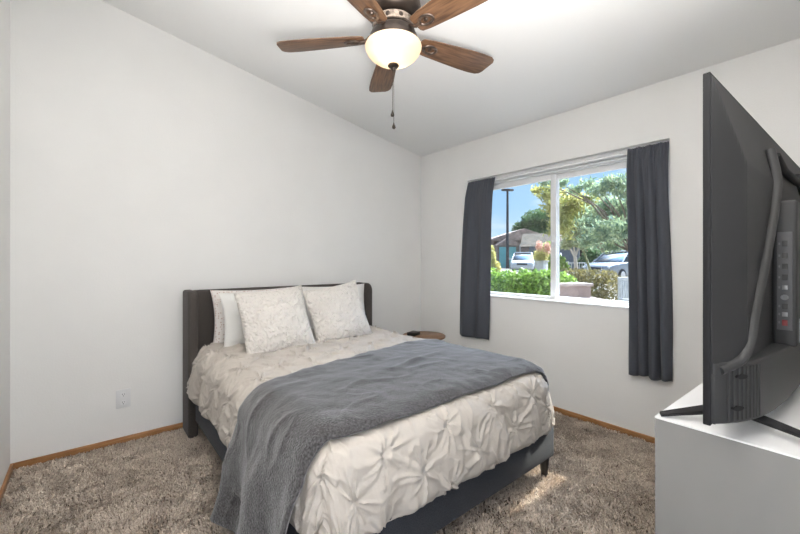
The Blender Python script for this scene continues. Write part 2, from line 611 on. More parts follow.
def carpet():
    rng = np.random.default_rng(5)
    sp = 0.0115
    xs = np.arange(XL + 0.02, -0.016, sp); ys = np.arange(YF + 0.02, -0.016, sp)
    X, Y = [a.ravel() for a in np.meshgrid(xs, ys)]
    keep = ~((X > -2.15) & (X < -1.15) & (Y > -1.75) & (Y < -0.1))
    X, Y = X[keep], Y[keep]
    X = X + rng.uniform(-.5, .5, X.size) * sp; Y = Y + rng.uniform(-.5, .5, Y.size) * sp
    nb = 3
    X = np.repeat(X, nb); Y = np.repeat(Y, nb)
    n = X.size
    X = X + rng.normal(0, .003, n); Y = Y + rng.normal(0, .003, n)
    lx = vnoise(X * 26, Y * 26, 3) * .9 + vnoise(X * 9, Y * 9, 4) * .6
    ly = vnoise(X * 26, Y * 26, 7) * .9 + vnoise(X * 9, Y * 9, 8) * .6
    hgt = .017 + .005 * vnoise(X * 18, Y * 18, 11) + rng.uniform(-.003, .003, n)
    lean = .008
    dx = lx * lean + rng.normal(0, .004, n); dy = ly * lean + rng.normal(0, .004, n)
    th = rng.uniform(0, 2 * PI, n)
    w = rng.uniform(.0024, .0042, n)
    ax, ay = np.cos(th) * w, np.sin(th) * w
    z = np.zeros(n)
    P = np.stack([
        np.stack([X - ax, Y - ay, z], 1), np.stack([X + ax, Y + ay, z], 1),
        np.stack([X + ax * .9 + dx * .45, Y + ay * .9 + dy * .45, hgt * .62], 1), np.stack([X - ax * .9 + dx * .45, Y - ay * .9 + dy * .45, hgt * .62], 1),
        np.stack([X + ax * .5 + dx * 1.25, Y + ay * .5 + dy * 1.25, hgt], 1), np.stack([X - ax * .5 + dx * 1.25, Y - ay * .5 + dy * 1.25, hgt], 1)], 1)
    i = np.arange(n)[:, None] * 6
    F = np.concatenate([i + np.array([0, 1, 2, 3]), i + np.array([3, 2, 4, 5])], 0)
    P[..., 2] += FZ
    return P.reshape(-1, 3), F


o = obj('carpet_pile', carpet(), M['carpet'], smooth=False)
tag(o, 'brown shag carpet pile covering the whole floor', 'carpet', kind='stuff')

# ------------------------------------------------------------------ window
FX0, FX1 = 0.085, 0.150         # depth of the vinyl frame in the opening
wfm = span((FX0, WY0, WZ1 - 0.075), (FX1, WY1, WZ1), bevel=0.004)
span((FX0, WY0, WZ0), (FX1, WY1, WZ0 + 0.018), bevel=0.004, bm=wfm)
span((FX0, WY0, WZ0), (FX1, WY0 + 0.03, WZ1), bevel=0.004, bm=wfm)
span((FX0, WY1 - 0.03, WZ0), (FX1, WY1, WZ1), bevel=0.004, bm=wfm)
win = struct('window_1', wfm, M['white_trim'], 'white two-pane sliding window between the grey curtains', 'window')
YM = -1.575
GZ0, GZ1 = WZ0 + 0.018, WZ1 - 0.075


def sash(name, y0, y1, x0, x1, st0, st1):
    s = span((x0, y0, GZ0), (x1, y0 + st0, GZ1), bevel=0.003)
    span((x0, y1 - st1, GZ0), (x1, y1, GZ1), bevel=0.003, bm=s)
    span((x0, y0 + st0, GZ0), (x1, y1 - st1, GZ0 + 0.012), bm=s)
    span((x0, y0 + st0, GZ1 - 0.045), (x1, y1 - st1, GZ1), bm=s)
    so = obj('sash', s, M['white_trim'], win)
    xm = (x0 + x1) / 2
    obj('pane', span((xm - 0.002, y0 + st0, GZ0 + 0.012), (xm + 0.002, y1 - st1, GZ1 - 0.045)), M['glass'], so, smooth=False)


sash('sash', WY0 + 0.03, YM + 0.022, 0.118, 0.144, 0.03, 0.05)
sash('sash', YM - 0.026, WY1 - 0.03, 0.088, 0.115, 0.05, 0.03)
obj('latch', span((0.078, YM - 0.012, 1.36), (0.088, YM + 0.006, 1.44), bevel=0.003), M['white_trim'], win)
struct('trim_2', span((-0.008, WY0, WZ0 - 0.016), (FX0, WY1, WZ0 + 0.004), bevel=0.004), M['white_trim'], 'white sill ledge under the window', 'window sill')

# raised blind: head rail and a thin stack of slats at the top of the opening
bl = thing('window_blind', 'white blind raised to a thin stack at the top of the window', 'blind', (0.058, -1.59, WZ1))
obj('head_rail', span((0.046, WY0 + 0.006, WZ1 - 0.028), (0.078, WY1 - 0.006, WZ1 - 0.001), bevel=0.002), M['white_trim'], bl)
for k in range(3):
    obj('slat', span((0.048, WY0 + 0.012, WZ1 - 0.036 - 0.007 * k), (0.076, WY1 - 0.012, WZ1 - 0.0325 - 0.007 * k), bevel=0.001), M['white_trim'], bl)
obj('bottom_rail', span((0.048, WY0 + 0.012, WZ1 - 0.066), (0.076, WY1 - 0.012, WZ1 - 0.0545), bevel=0.002), M['white_trim'], bl)

# tension rod
RODX, RODZ = 0.022, WZ1 - 0.040
rod = obj('curtain_rod', tube([(RODX, WY0 + 0.004, RODZ), (RODX, WY1 - 0.004, RODZ)], 0.011, 14), M['white_trim'])
tag(rod, 'white tension rod across the top of the window opening', 'curtain rod')


def curtain(name, label, y_top, y_bot, z_bot, nfold, seed, gath, big):
    """pleated panel hanging from the rod; y_top / y_bot are (toward the camera, away)"""
    nu, nv = 150, 60
    U, V = np.meshgrid(np.linspace(0, 1, nu), np.linspace(0, 1, nv), indexing='ij')
    ztop = RODZ + 0.016
    # v = 0 top, 1 bottom
    z = ztop + (z_bot - ztop) * V
    k = np.clip((V - 0.02) / 0.25, 0, 1)
    warp = 0.06 * vnoise(U * 5 + seed, V * 1.5, seed)
    ph = (U + warp * k) * nfold * 2 * PI
    amp = big * (0.006 + 0.013 * np.clip(V * 2.2, 0, 1)) * (0.75 + 0.45 * vnoise(U * 4, V * 2 + 9, seed + 1))
    x = RODX - 0.034 + (-0.036 - (RODX - 0.034)) * np.clip(V / 0.10, 0, 1) ** 0.8
    fine = 0.007 * np.sin((U + 0.015 * np.sin(U * 23)) * gath * 2 * PI + seed) * np.exp(-V * 11)
    x = x + amp * np.sin(ph) + fine + 0.004 * np.sin(ph * 2.1 + 1) * k
    x = x - 0.006 * np.sin(V * PI)
    s = V ** 0.8
    y0 = y_top[0] + (y_bot[0] - y_top[0]) * s
    y1 = y_top[1] + (y_bot[1] - y_top[1]) * s
    y = y0 + (y1 - y0) * U + 0.010 * np.cos(ph) * k
    x = np.minimum(x, np.where(V > 0.05, -0.004, x))
    z = z + 0.006 * np.sin(ph * 0.5) * (V > 0.97)
    vs = np.stack([x, y, z], -1).reshape(-1, 3)
    o = obj(name, (vs, grid_faces(nu, nv)), M['curtain'], angle=70)
    sm = o.modifiers.new('thick', 'SOLIDIFY'); sm.thickness = 0.0025; sm.offset = 0
    tag(o, label, 'curtain', 'grey curtains at the window')
    # the stitched bottom hem
    return o


curtain('curtain', 'flat slate grey curtain panel on the window side nearer the bed', (-1.05, -0.712), (-1.0, -0.62), 0.455, 2.2, 3, 12, 1.0)
curtain('curtain', 'gathered slate grey curtain panel on the window side nearer the television', (-2.438, -2.192), (-2.47, -2.214), 0.42, 3.8, 8, 15, 1.6)

# outlet on the back wall
ox, oz = -2.81, 0.27
ot = thing('wall_outlet', 'white duplex power outlet low on the wall left of the bed', 'outlet', (ox, 0, oz))
obj('plate', box((0.082, 0.007, 0.126), (ox, -0.0035, oz), bevel=0.002), M['plastic_white'], ot)
for dz in (-0.027, 0.027):
    rc = obj('receptacle', prism([(0.017 * math.copysign(min(1, abs(math.cos(a)) * 1.15), math.cos(a)), 0.017 * math.sin(a)) for a in [2 * PI * i / 24 for i in range(24)]],
                                 0, 0.0022, mtx=Matrix.Translation((ox, -0.007, oz + dz)) @ Matrix.Rotation(PI / 2, 4, 'X')), M['white_trim'], ot)
    sl = bmesh.new()
    for sx, hh in ((-0.006, 0.009), (0.006, 0.007)):
        box((0.0022, 0.001, hh), (ox + sx, -0.0095, oz + dz + 0.004), bm=sl)
    lathe([(0, 0), (0.0026, 0), (0.0026, 0.001), (0, 0.001)], 12, (ox, -0.0092, oz + dz - 0.008), sl, Matrix.Rotation(PI / 2, 4, 'X'))
    obj('slot', sl, M['slot'], rc)
obj('screw', lathe([(0, 0), (0.003, 0), (0.003, 0.001), (0, 0.0015)], 12, (ox, -0.007, oz), None, Matrix.Rotation(PI / 2, 4, 'X')), M['plastic_white'], ot)

# ------------------------------------------------------------------ bed
BX0, BX1 = -2.42, -0.90
BXC, BHW = (BX0 + BX1) / 2, (BX1 - BX0) / 2
BY0, BY1 = -0.20, -2.12         # head end, outer face of the duvet at the foot
ZT = 0.605
R_ = 0.14
A_ = BHW - R_
LF = (BY0 - BY1) - R_
HEM = 0.225
DROP = R_ * PI / 2 + (ZT - R_ - HEM)


def drape(s, t, extra=0.0, flare=0.0):
    """a cloth point (s across, t from the head) laid over the bed; extra offsets outward"""
    ds = np.maximum(0, np.abs(s) - A_); dt = np.maximum(0, t - LF)
    sg = np.sign(s)
    both = (ds > 0) & (dt > 0)
    d = np.maximum(ds, dt)
    with np.errstate(divide='ignore', invalid='ignore'):
        ang = np.where(ds >= dt, PI / 4 * dt / np.maximum(ds, 1e-9), PI / 2 - PI / 4 * ds / np.maximum(dt, 1e-9))
    dirx = np.where(both, np.cos(ang), (ds > 0) * 1.0) * sg
    diry = np.where(both, np.sin(ang), (dt > 0) * 1.0)
    r = R_
    q = r * PI / 2
    h = np.where(d < q, r * np.sin(np.minimum(d, q) / r), r)
    v = np.where(d < q, r * (1 - np.cos(np.minimum(d, q) / r)), r + (d - q))
    over = np.maximum(0, d - q)
    h = h + 0.018 * np.sin(np.clip(over / 0.30, 0, 1) * PI) + flare * over ** 1.5
    x = BXC + np.clip(s, -A_, A_) + dirx * (h + extra * np.where(d > 0, np.minimum(1, h / r), 0))
    y = BY0 - np.clip(t, -1, LF) - diry * (h + extra * np.where(d > 0, np.minimum(1, h / r), 0))
    puff = 0.018 * (1 - np.clip(np.abs(s) / A_, 0, 1) ** 3) * (1 - np.clip(t / LF, 0, 1) ** 4)
    z = ZT - v + puff + extra * np.where(d < q, np.cos(np.minimum(d, q) / r), 0)
    return np.stack([x, y, z], -1), d


def surf_normals(P):
    du = np.gradient(P, axis=0); dv = np.gradient(P, axis=1)
    n = np.cross(du, dv)
    n /= np.maximum(np.linalg.norm(n, axis=-1, keepdims=True), 1e-9)
    return n


THROW_FAR = lambda s: 1.16 + (s + A_) * (-0.20 / (2 * A_))     # far edge of the throw, t as a function of s


def duvet():
    nu, nv = 420, 400
    s1 = np.linspace(-(A_ + DROP + 0.085), A_ + DROP, nu); t1 = np.linspace(0.02, LF + DROP, nv)
    S, T = np.meshgrid(s1, t1, indexing='ij')
    # wavy hem: shorten and lengthen the drop a little
    hemw = 1 + 0.06 * vnoise(S * 6, T * 6, 21)
    S2 = np.where(np.abs(S) > A_, np.sign(S) * (A_ + (np.abs(S) - A_) * hemw), S)
    T2 = np.where(T > LF, LF + (T - LF) * hemw, T)
    P, d = drape(S2, T2)
    N = surf_normals(P)
    up = np.where(N[..., 2:3].mean() < 0, -1, 1)
    N = N * up
    # pin-tucked diamonds
    p, q = 0.33, 0.26
    sw = S + 0.018 * vnoise(S * 9, T * 9, 31); tw = T + 0.018 * vnoise(S * 9, T * 9, 37)
    a = sw / p + tw / q; b = sw / p - tw / q
    fa, fb = a - np.round(a), b - np.round(b)
    billow = (np.abs(np.sin(PI * a)) * np.abs(np.sin(PI * b))) ** 0.8
    ra, rb = np.round(a), np.round(b)
    lx = (fa + fb) * p / 2; ly = (fa - fb) * q / 2
    rr = np.hypot(lx, ly); th = np.arctan2(ly, lx)
    nid = vnoise(ra * 1.7 + 0.3, rb * 1.9 + 0.7, 41)
    # thin ridges radiating from each pinch, sharp crests fading out between the pinches
    ridge = np.clip(1 - np.abs(np.sin(3.5 * th + nid * 5)) * 2.2, 0, 1) ** 1.2
    ridge2 = np.clip(1 - np.abs(np.sin(2.0 * th - nid * 7)) * 3.0, 0, 1)
    reach = 1.25 * np.exp(-(rr / 0.085) ** 1.5) * np.clip(rr / 0.010, 0, 1)
    star = (0.013 * ridge + 0.009 * ridge2) * reach
    pinch = -0.010 * np.exp(-(rr / 0.020) ** 2)
    # a slack fold running from pinch to pinch
    link = 0.010 * (np.exp(-(fa * p * .75 / 0.013) ** 2) * (nid > -0.1) + np.exp(-(fb * p * .75 / 0.013) ** 2) * (nid < 0.2)) * np.clip(rr / 0.03, 0, 1)
    wr = 0.005 * (1 - np.abs(vnoise(S * 14 + T * 6, T * 9 - S * 5, 51))) ** 4 + 0.008 * vnoise(S * 4, T * 4, 52) + 0.002 * (1 - np.abs(vnoise(S * 34, T * 30, 53))) ** 3
    star = star * np.where(d < 0.12, 1.45, 1.0)
    disp = 0.012 * billow + star + pinch + link + wr
    under = np.clip((T - THROW_FAR(S)) / 0.03, 0, 1) * np.clip((LF + 0.12 - T) / 0.05, 0, 1) * np.clip((A_ + 0.38 - S) / 0.05, 0, 1)
    disp = disp * (1 - 0.55 * under) - 0.010 * under
    # vertical gathers on the hanging sides
    hang = np.clip((d - 0.16) / 0.15, 0, 1)
    along = np.where(T > LF, S, T)
    disp = disp + hang * (0.012 * vnoise(along * 11, d * 3, 61) + 0.007 * vnoise(along * 26, d * 5, 62))
    # tuck the hem under
    tuck = np.clip((d - (DROP - 0.07)) / 0.07, 0, 1)
    disp = disp - 0.05 * tuck ** 2
    P = P + N * disp[..., None]
    return P.reshape(-1, 3), grid_faces(nu, nv)


bed = thing('upholstered_bed', 'charcoal upholstered platform bed with winged headboard against the back wall', 'bed', (BXC, -1.1, 0))
# headboard: back panel and two wings with a rounded outer top corner
HX0, HX1, HZ = -2.457, -0.872, 1.005


def head_outline(x0, x1, z0, z1, r, n=8):
    pts = [(x0, z0), (x1, z0)]
    for i in range(n + 1):
        a = PI / 2 * i / n
        pts.append((x1 - r + r * math.cos(a), z1 - r + r * math.sin(a)))
    for i in range(n + 1):
        a = PI / 2 + PI / 2 * i / n
        pts.append((x0 + r + r * math.cos(a), z1 - r + r * math.sin(a)))
    return pts


XZ = Matrix(((1, 0, 0, 0), (0, 0, 1, 0), (0, 1, 0, 0), (0, 0, 0, 1)))       # outline (x, z) extruded along y
hb = prism(head_outline(HX0 + 0.03, HX1 - 0.03, 0.24, HZ - 0.004, 0.05), -0.115, -0.03, mtx=XZ, bevel=0.015, seg=3)
hbo = obj('headboard', hb, M['head_fabric'], bed)
for sgn, xx in ((1, HX0), (-1, HX1)):
    # the wing: side profile in (y, z), extruded across x
    prof = [(-0.025, FZ + 0.006), (-0.25, FZ + 0.006), (-0.25, HZ - 0.07)] + [(-0.18 - 0.07 * math.cos(a), HZ - 0.07 + 0.07 * math.sin(a)) for a in [PI / 2 * i / 8 for i in range(1, 9)]] + [(-0.025, HZ)]
    m = Matrix(((0, 0, 1, 0), (1, 0, 0, 0), (0, 1, 0, 0), (0, 0, 0, 1)))
    x0, x1 = (xx, xx + 0.065) if sgn > 0 else (xx - 0.065, xx)
    obj('wing', prism(prof, x0, x1, mtx=m, bevel=0.018, seg=3), M['head_fabric'], hbo)
for xv in (-2.12, -1.66, -1.20):
    for zv in (0.80, 0.93):
        obj('tufting_button', lathe([(0, 0.006), (0.008, 0.005), (0.012, 0), (0, -0.001)], 14, (xv, -0.1155, zv), None, Matrix.Rotation(PI / 2, 4, 'X')), M['head_fabric'], hbo)
RZ0, RZ1 = 0.085, 0.275
obj('side_rail', span((-2.415, -2.06, RZ0), (-2.365, -0.255, RZ1), bevel=0.012, seg=3), M['rail_fabric'], bed)
obj('side_rail', span((-0.955, -2.06, RZ0), (-0.905, -0.255, RZ1), bevel=0.012, seg=3), M['rail_fabric'], bed)
obj('foot_rail', span((-2.415, -2.112, RZ0), (-0.905, -2.062, RZ1), bevel=0.012, seg=3), M['rail_fabric'], bed)


def bed_leg(x, y):
    b = bmesh.new()
    bmesh.ops.create_cone(b, cap_ends=True, segments=20, radius1=0.017, radius2=0.030, depth=0.130)
    b.transform(Matrix.Translation((x, y, FZ + 0.067)))
    return b


for x, y in ((-0.945, -2.07), (-2.37, -2.06), (-2.385, -1.10), (-0.93, -1.10), (BXC, -1.10)):
    obj('leg', bed_leg(x, y), M['black_wood'], bed)
obj('slat_deck', span((-2.37, -2.055, 0.19), (-0.955, -0.26, 0.215)), M['black_wood'], bed)

mt = obj('mattress', span((BX0 + 0.05, BY1 + 0.08, 0.217), (BX1 - 0.05, -0.262, 0.535), bevel=0.06, seg=4), M['mattress'])
tag(mt, 'white mattress on the bed, showing only under the duvet edge', 'mattress')
dv = obj('duvet', duvet(), M['duvet'], angle=80)
tag(dv, 'cream pintuck duvet with pinched diamond pleats spread over the bed', 'duvet')


def throw():
    nu, nv = 300, 130
    u = np.linspace(0, 1, nu); v = np.linspace(0, 1, nv)
    U, V = np.meshgrid(u, v, indexing='ij')
    DL, DR = R_ * PI / 2 + (ZT - R_) - 0.045, 0.43
    S = -(A_ + DL) + (2 * A_ + DL + DR) * U
    far = THROW_FAR(np.clip(S, -A_, A_)) + 0.012 * vnoise(S * 5, S * 0, 71)
    near = LF + 0.085 + 0.012 * vnoise(S * 4, S * 0 + 5, 72) + 0.10 * np.clip((S - A_) / 0.25, 0, 1)
    T = far + (near - far) * V
    P, d = drape(S, T, extra=0.022, flare=0.0)
    over = np.maximum(0, d - R_ * PI / 2)
    # left end swings outward towards the floor
    left = (S < -A_)
    P[..., 0] -= np.where(left, 0.26 * over ** 1.25 + 0.028 * np.sin(T * 17 + 1.0) * np.clip(over / 0.3, 0, 1), 0)
    N = surf_normals(P)
    if N[..., 2].mean() < 0:
        N = -N
    disp = 0.006 * vnoise(S * 7, T * 7, 73) + 0.006 * (1 - np.abs(vnoise(S * 5 + T * 3, T * 9 - S * 2, 74))) ** 4 + 0.003 * vnoise(S * 22, T * 22, 75)
    edge = np.minimum(V, 1 - V)
    disp = disp - 0.006 * np.exp(-(edge / 0.02) ** 2)
    fold = np.exp(-((T - (LF - 0.30) + 0.18 * S + 0.05) / 0.022) ** 2) * np.clip(1 - np.abs(S - 0.15) / 0.35, 0, 1)
    disp = disp + 0.014 * fold
    P = P + N * disp[..., None]
    return P.reshape(-1, 3), grid_faces(nu, nv)


th = obj('throw_blanket', throw(), M['throw'], angle=80)
sm = th.modifiers.new('thick', 'SOLIDIFY'); sm.thickness = 0.014; sm.offset = 0
tag(th, 'charcoal grey plush throw laid across the foot of the bed', 'blanket')


def pillow(name, w, h, th_, loc, lean, yaw, roll, mtl, label, cat, group=None, pinch=0.07, seed=1, flange=0.0, wrinkle=0.006):
    n = 90
    g = np.linspace(-1, 1, n)
    U, V = np.meshgrid(g, g, indexing='ij')
    x = w / 2 * U * (1 - pinch * (1 - V ** 2) * np.abs(U))
    y = h / 2 * V * (1 - pinch * (1 - U ** 2) * np.abs(V))
    body = np.clip((1 - np.abs(U) ** 2.2) * (1 - np.abs(V) ** 2.2), 0, 1) ** 0.55
    # heavier at the bottom
    zf = th_ / 2 * body * (1 - 0.22 * V)
    wr = wrinkle * vnoise(U * 3 + seed, V * 3, seed) * body + wrinkle * 0.6 * vnoise(U * 8 + seed, V * 8, seed + 5) * body
    vs = np.concatenate([np.stack([x, y, zf + wr], -1).reshape(-1, 3), np.stack([x, y, -zf + wr * .5], -1).reshape(-1, 3)])
    fs = np.concatenate([grid_faces(n, n), grid_faces(n, n, n * n, True)])
    # local: x across, y up, z = front; stand it up, lean back
    vs[:, 1] += h / 2
    m = Matrix.Translation(loc) @ Matrix.Rotation(yaw, 4, 'Z') @ Matrix.Rotation(PI / 2 - lean, 4, 'X') @ Matrix.Rotation(roll, 4, 'Z')
    mm = np.array(Matrix.Rotation(PI / 2 - lean, 4, 'X') @ Matrix.Rotation(roll, 4, 'Z'))
    vs = vs @ mm[:3, :3].T
    b = bmesh.new()
    me = bpy.data.meshes.new('tmp')
    fast_mesh(me, vs, fs)
    b.from_mesh(me)
    bpy.data.meshes.remove(me)
    bmesh.ops.remove_doubles(b, verts=b.verts, dist=0.0004)
    o = obj(name, b, mtl, angle=120)
    o.location = loc
    o.rotation_euler = (0, 0, yaw)
    tag(o, label, cat, group)
    return o


R = math.radians
SH = 'shams and pillows against the headboard'
pillow('bed_pillow', 0.68, 0.43, 0.14, (-1.965, -0.245, 0.578), R(7), 0, 0, M['print'], 'white pillow with a small rosy brown print, hindmost at the left of the headboard', 'pillow', SH, seed=2)
pillow('bed_pillow', 0.66, 0.42, 0.15, (-1.94, -0.385, 0.582), R(10), R(2), R(1), M['white_sham'], 'plain white pillow just in front of the printed pillow at the left', 'pillow', SH, seed=3)
pillow('bed_pillow', 0.68, 0.43, 0.14, (-1.27, -0.245, 0.575), R(7), 0, 0, M['white_sham'], 'plain white pillow mostly hidden behind the right textured cushion', 'pillow', SH, seed=4)
TH = 'textured square cushions on the bed'
pillow('throw_pillow', 0.49, 0.48, 0.17, (-1.965, -0.735, 0.583), R(24), R(-4), R(5), M['popcorn'], 'ivory textured square cushion, the left one, in front of the white pillows', 'cushion', TH, seed=6)
pillow('throw_pillow', 0.48, 0.47, 0.17, (-1.462, -0.73, 0.592), R(20), R(-6), R(9), M['popcorn'], 'ivory textured square cushion, the right one, tilted against its neighbour', 'cushion', TH, seed=9)

# ------------------------------------------------------------------ round side table behind the bed
tx, ty, tz = -0.575, -0.655, 0.525
tb = thing('side_table', 'small round wooden side table between the bed and the window', 'side table', (tx, ty, 0))
obj('table_top', lathe([(0, tz - 0.022), (0.195, tz - 0.022), (0.203, tz - 0.016), (0.203, tz - 0.004), (0.198, tz), (0, tz)], 56, (tx, ty, 0)), M['table_wood'], tb)
for k in range(3):
    a = 2 * PI * k / 3 + 0.4
    obj('leg', tube([(tx + 0.10 * math.cos(a), ty + 0.10 * math.sin(a), tz - 0.022), (tx + 0.17 * math.cos(a), ty + 0.17 * math.sin(a), FZ + 0.004)], [0.014, 0.009], 12), M['black_metal'], tb)
obj('support_ring', lathe([(0.132, 0.25), (0.142, 0.25), (0.142, 0.262), (0.132, 0.262), (0.132, 0.25)], 40, (tx, ty, 0)), M['black_metal'], tb)
bx = thing('small_box', 'small flat black box lying on the round side table', 'box', (tx - 0.075, ty + 0.06, tz))
obj('body', box((0.11, 0.08, 0.022), (tx - 0.075, ty + 0.06, tz + 0.011), (0, 0, 0.3), bevel=0.004), M['black_metal'], bx)
obj('lid', box((0.112, 0.082, 0.008), (tx - 0.075, ty + 0.06, tz + 0.0262), (0, 0, 0.3), bevel=0.003), M['black_wood'], bx)

# ------------------------------------------------------------------ ceiling fan
fx, fy, fz = -1.712, -1.618, 2.44
fan = thing('ceiling_fan', 'bronze ceiling fan with five walnut blades and a lit glass bowl', 'ceiling fan', (fx, fy, ceil_z(fx)))
zc = ceil_z(fx)
obj('motor_housing', lathe([(0.0, zc - 0.004), (0.10, zc - 0.004), (0.112, zc - 0.03), (0.115, zc - 0.075), (0.125, zc - 0.085), (0.142, zc - 0.11), (0.150, zc - 0.15), (0.146, zc - 0.185), (0.125, zc - 0.205),
                            (0.108, zc - 0.212), (0.0, zc - 0.212)], 56, (fx, fy, 0)), M['bronze'], fan)
obj('canopy_plate', lathe([(0, 0.0), (0.118, 0.0), (0.122, -0.012), (0.112, -0.035), (0, -0.035)], 48, (fx, fy, zc + 0.004), None, Matrix.Rotation(math.atan(SLOPE), 4, 'Y')), M['bronze'], fan)
bd = obj('decorative_band', lathe([(0.105, 2.482), (0.112, 2.486), (0.112, 2.522), (0.105, 2.528)], 48, (fx, fy, 0)), M['bronze_light'], fan)
for k in range(10):
    a = 2 * PI * k / 10
    obj('ornament', lathe([(0, 0.004), (0.008, 0.003), (0.013, 0), (0, 0)], 10, (fx + 0.112 * math.cos(a), fy + 0.112 * math.sin(a), 2.504), None, Matrix.Rotation(a, 4, 'Z') @ Matrix.Rotation(PI / 2, 4, 'Y')), M['bronze'], bd)
obj('light_fitter', lathe([(0.0, 2.478), (0.10, 2.478), (0.118, 2.468), (0.12, 2.452), (0.13, 2.440), (0.132, 2.396), (0.0, 2.396)], 48, (fx, fy, 0)), M['bronze'], fan)
bowl_prof = [(0.126, 2.398), (0.140, 2.400), (0.150, 2.396), (0.154, 2.388), (0.152, 2.376), (0.144, 2.358), (0.130, 2.340), (0.110, 2.324), (0.086, 2.310), (0.060, 2.299), (0.03, 2.291), (0.0, 2.289)]
gb = obj('glass_bowl', lathe(bowl_prof, 56, (fx, fy, 0)), M['bowl'], fan)
gb['label'] = 'glowing frosted glass light bowl'
obj('finial', lathe([(0.0, 2.293), (0.028, 2.292), (0.031, 2.284), (0.025, 2.277), (0.013, 2.273), (0.010, 2.264), (0.006, 2.258), (0.0, 2.256)], 24, (fx, fy, 0)), M['bronze'], fan)
for (dx, dy, zb) in ((-0.010, -0.004, 2.005), (0.008, 0.006, 1.945)):
    ch = tube([(fx + dx * .6, fy + dy * .6, 2.262), (fx + dx, fy + dy, zb + 0.03)], 0.0014, 6)
    co_ = obj('pull_chain', ch, M['bronze'], fan)
    obj('chain_pull', lathe([(0.0, 0.036), (0.003, 0.034), (0.004, 0.026), (0.009, 0.016), (0.0105, 0.008), (0.007, 0.001), (0.0, 0.0)], 16, (fx + dx, fy + dy, zb)), M['bronze'], co_)


def blade_bm():
    # local: x outward, y across
    top = [(0.160, 0.040), (0.170, 0.053), (0.22, 0.062), (0.36, 0.073), (0.48, 0.081), (0.57, 0.083), (0.62, 0.079), (0.645, 0.066), (0.655, 0.045)]
    bot = [(x, -y) for x, y in reversed(top)]
    bot = [(x + (0.012 if x > 0.6 else 0), y) for x, y in bot]
    return prism(top + bot, -0.003, 0.003, bevel=0.0015, seg=2)


def iron_bm():
    b = tube([(0.085, 0.0, 0.028), (0.125, 0.0, 0.016), (0.165, 0, -0.010), (0.20, 0.0, -0.0095)], [0.014, 0.012, 0.011, 0.010], 10, flat=0.7)
    # oval ring medallion under the blade
    ring = bmesh.new()
    n, k = 32, 8
    vs = []
    for i in range(n):
        a = 2 * PI * i / n
        cxx, cyy = 0.232 + 0.040 * math.cos(a), 0.027 * math.sin(a)
        rad = Vector((math.cos(a), math.sin(a), 0))
        vs.append([ring.verts.new(Vector((cxx, cyy, -0.0085)) + rad * (0.009 * math.cos(2 * PI * j / k)) + Vector((0, 0, 0.0052 * math.sin(2 * PI * j / k)))) for j in range(k)])
    for i in range(n):
        for j in range(k):
            ring.faces.new((vs[i][j], vs[(i + 1) % n][j], vs[(i + 1) % n][(j + 1) % k], vs[i][(j + 1) % k]))
    merge(b, ring)
    lathe([(0, -0.012), (0.010, -0.010), (0.013, -0.004), (0, -0.003)], 14, (0.232, 0, 0), b)
    return b


first = None
for k in range(5):
    a = math.radians(60.1 + 72 * k)
    if first is None:
        first = obj('blade', blade_bm(), M['blade'], fan, local=True)
        fi = obj('blade_iron', iron_bm(), M['iron'], first, local=True)
        bl_ = first
    else:
        bl_ = first.copy(); COL.objects.link(bl_); bl_.parent = fan
        c2 = fi.copy(); COL.objects.link(c2); c2.parent = bl_
    bl_.matrix_basis = Matrix.Translation((0, 0, fz - zc)) @ Matrix.Rotation(a, 4, 'Z') @ Matrix.Rotation(math.radians(-11), 4, 'X')
for bx_, by_ in ((0.05, 0.02), (-0.05, -0.02)):
    light('fan_bulb', 'POINT', (fx + bx_, fy + by_, 2.352), None, energy=LAMP_WATTS / 2, color=(1.0, 0.69, 0.40), shadow_soft_size=0.025)

# ------------------------------------------------------------------ dresser and television
YAW = R(-1.6)
DTOP = 0.80
dr = thing('dresser', 'white dresser under the television, shade painted into its grey body', 'dresser', (-1.812, -2.874, 0), YAW)
# local: x to the right along the length, y from the drawer fronts (0) back to -0.44
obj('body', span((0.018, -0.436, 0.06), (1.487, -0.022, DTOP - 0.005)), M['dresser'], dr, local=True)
for x0 in (0.0, 1.487):
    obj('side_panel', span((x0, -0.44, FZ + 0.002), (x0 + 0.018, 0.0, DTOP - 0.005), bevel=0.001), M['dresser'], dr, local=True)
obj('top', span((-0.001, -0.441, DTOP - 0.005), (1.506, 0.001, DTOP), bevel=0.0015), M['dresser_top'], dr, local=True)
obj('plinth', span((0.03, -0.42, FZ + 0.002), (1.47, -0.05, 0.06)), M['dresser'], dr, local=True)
for c in range(2):
    for rr_ in range(3):
        x0 = 0.021 + c * 0.7325; z0 = 0.075 + rr_ * 0.236
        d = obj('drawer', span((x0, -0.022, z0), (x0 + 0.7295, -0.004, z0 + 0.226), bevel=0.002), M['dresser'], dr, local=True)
        for hx in (0.2, 0.534):
            obj('knob', lathe([(0, 0), (0.006, 0), (0.006, 0.012), (0.014, 0.016), (0.014, 0.022), (0, 0.025)], 16, (x0 + hx, -0.004, z0 + 0.113), None, Matrix.Rotation(-PI / 2, 4, 'X')), M['knob'], d, local=True)

TZ0, TZ1, TW = 0.847, 1.648, 1.45
tv = thing('television', 'large black flat television seen from behind on the dresser', 'television', (-1.911, -3.0, DTOP), R(-2.2))
ZO = -DTOP          # part coordinates below are metres above the floor


def tvbox(lo, hi, **kw):
    return span((lo[0], lo[1], lo[2] + ZO), (hi[0], hi[1], hi[2] + ZO), **kw)


# local: x along the width from the left edge, y = +toward the screen side, back is -y
obj('panel_frame', tvbox((0, -0.010, TZ0), (TW, 0.004, TZ1), bevel=0.002), M['tv_dark'], tv, local=True)
obj('screen', tvbox((0.008, 0.0035, TZ0 + 0.016), (TW - 0.008, 0.0055, TZ1 - 0.008)), M['screen'], tv, local=True)


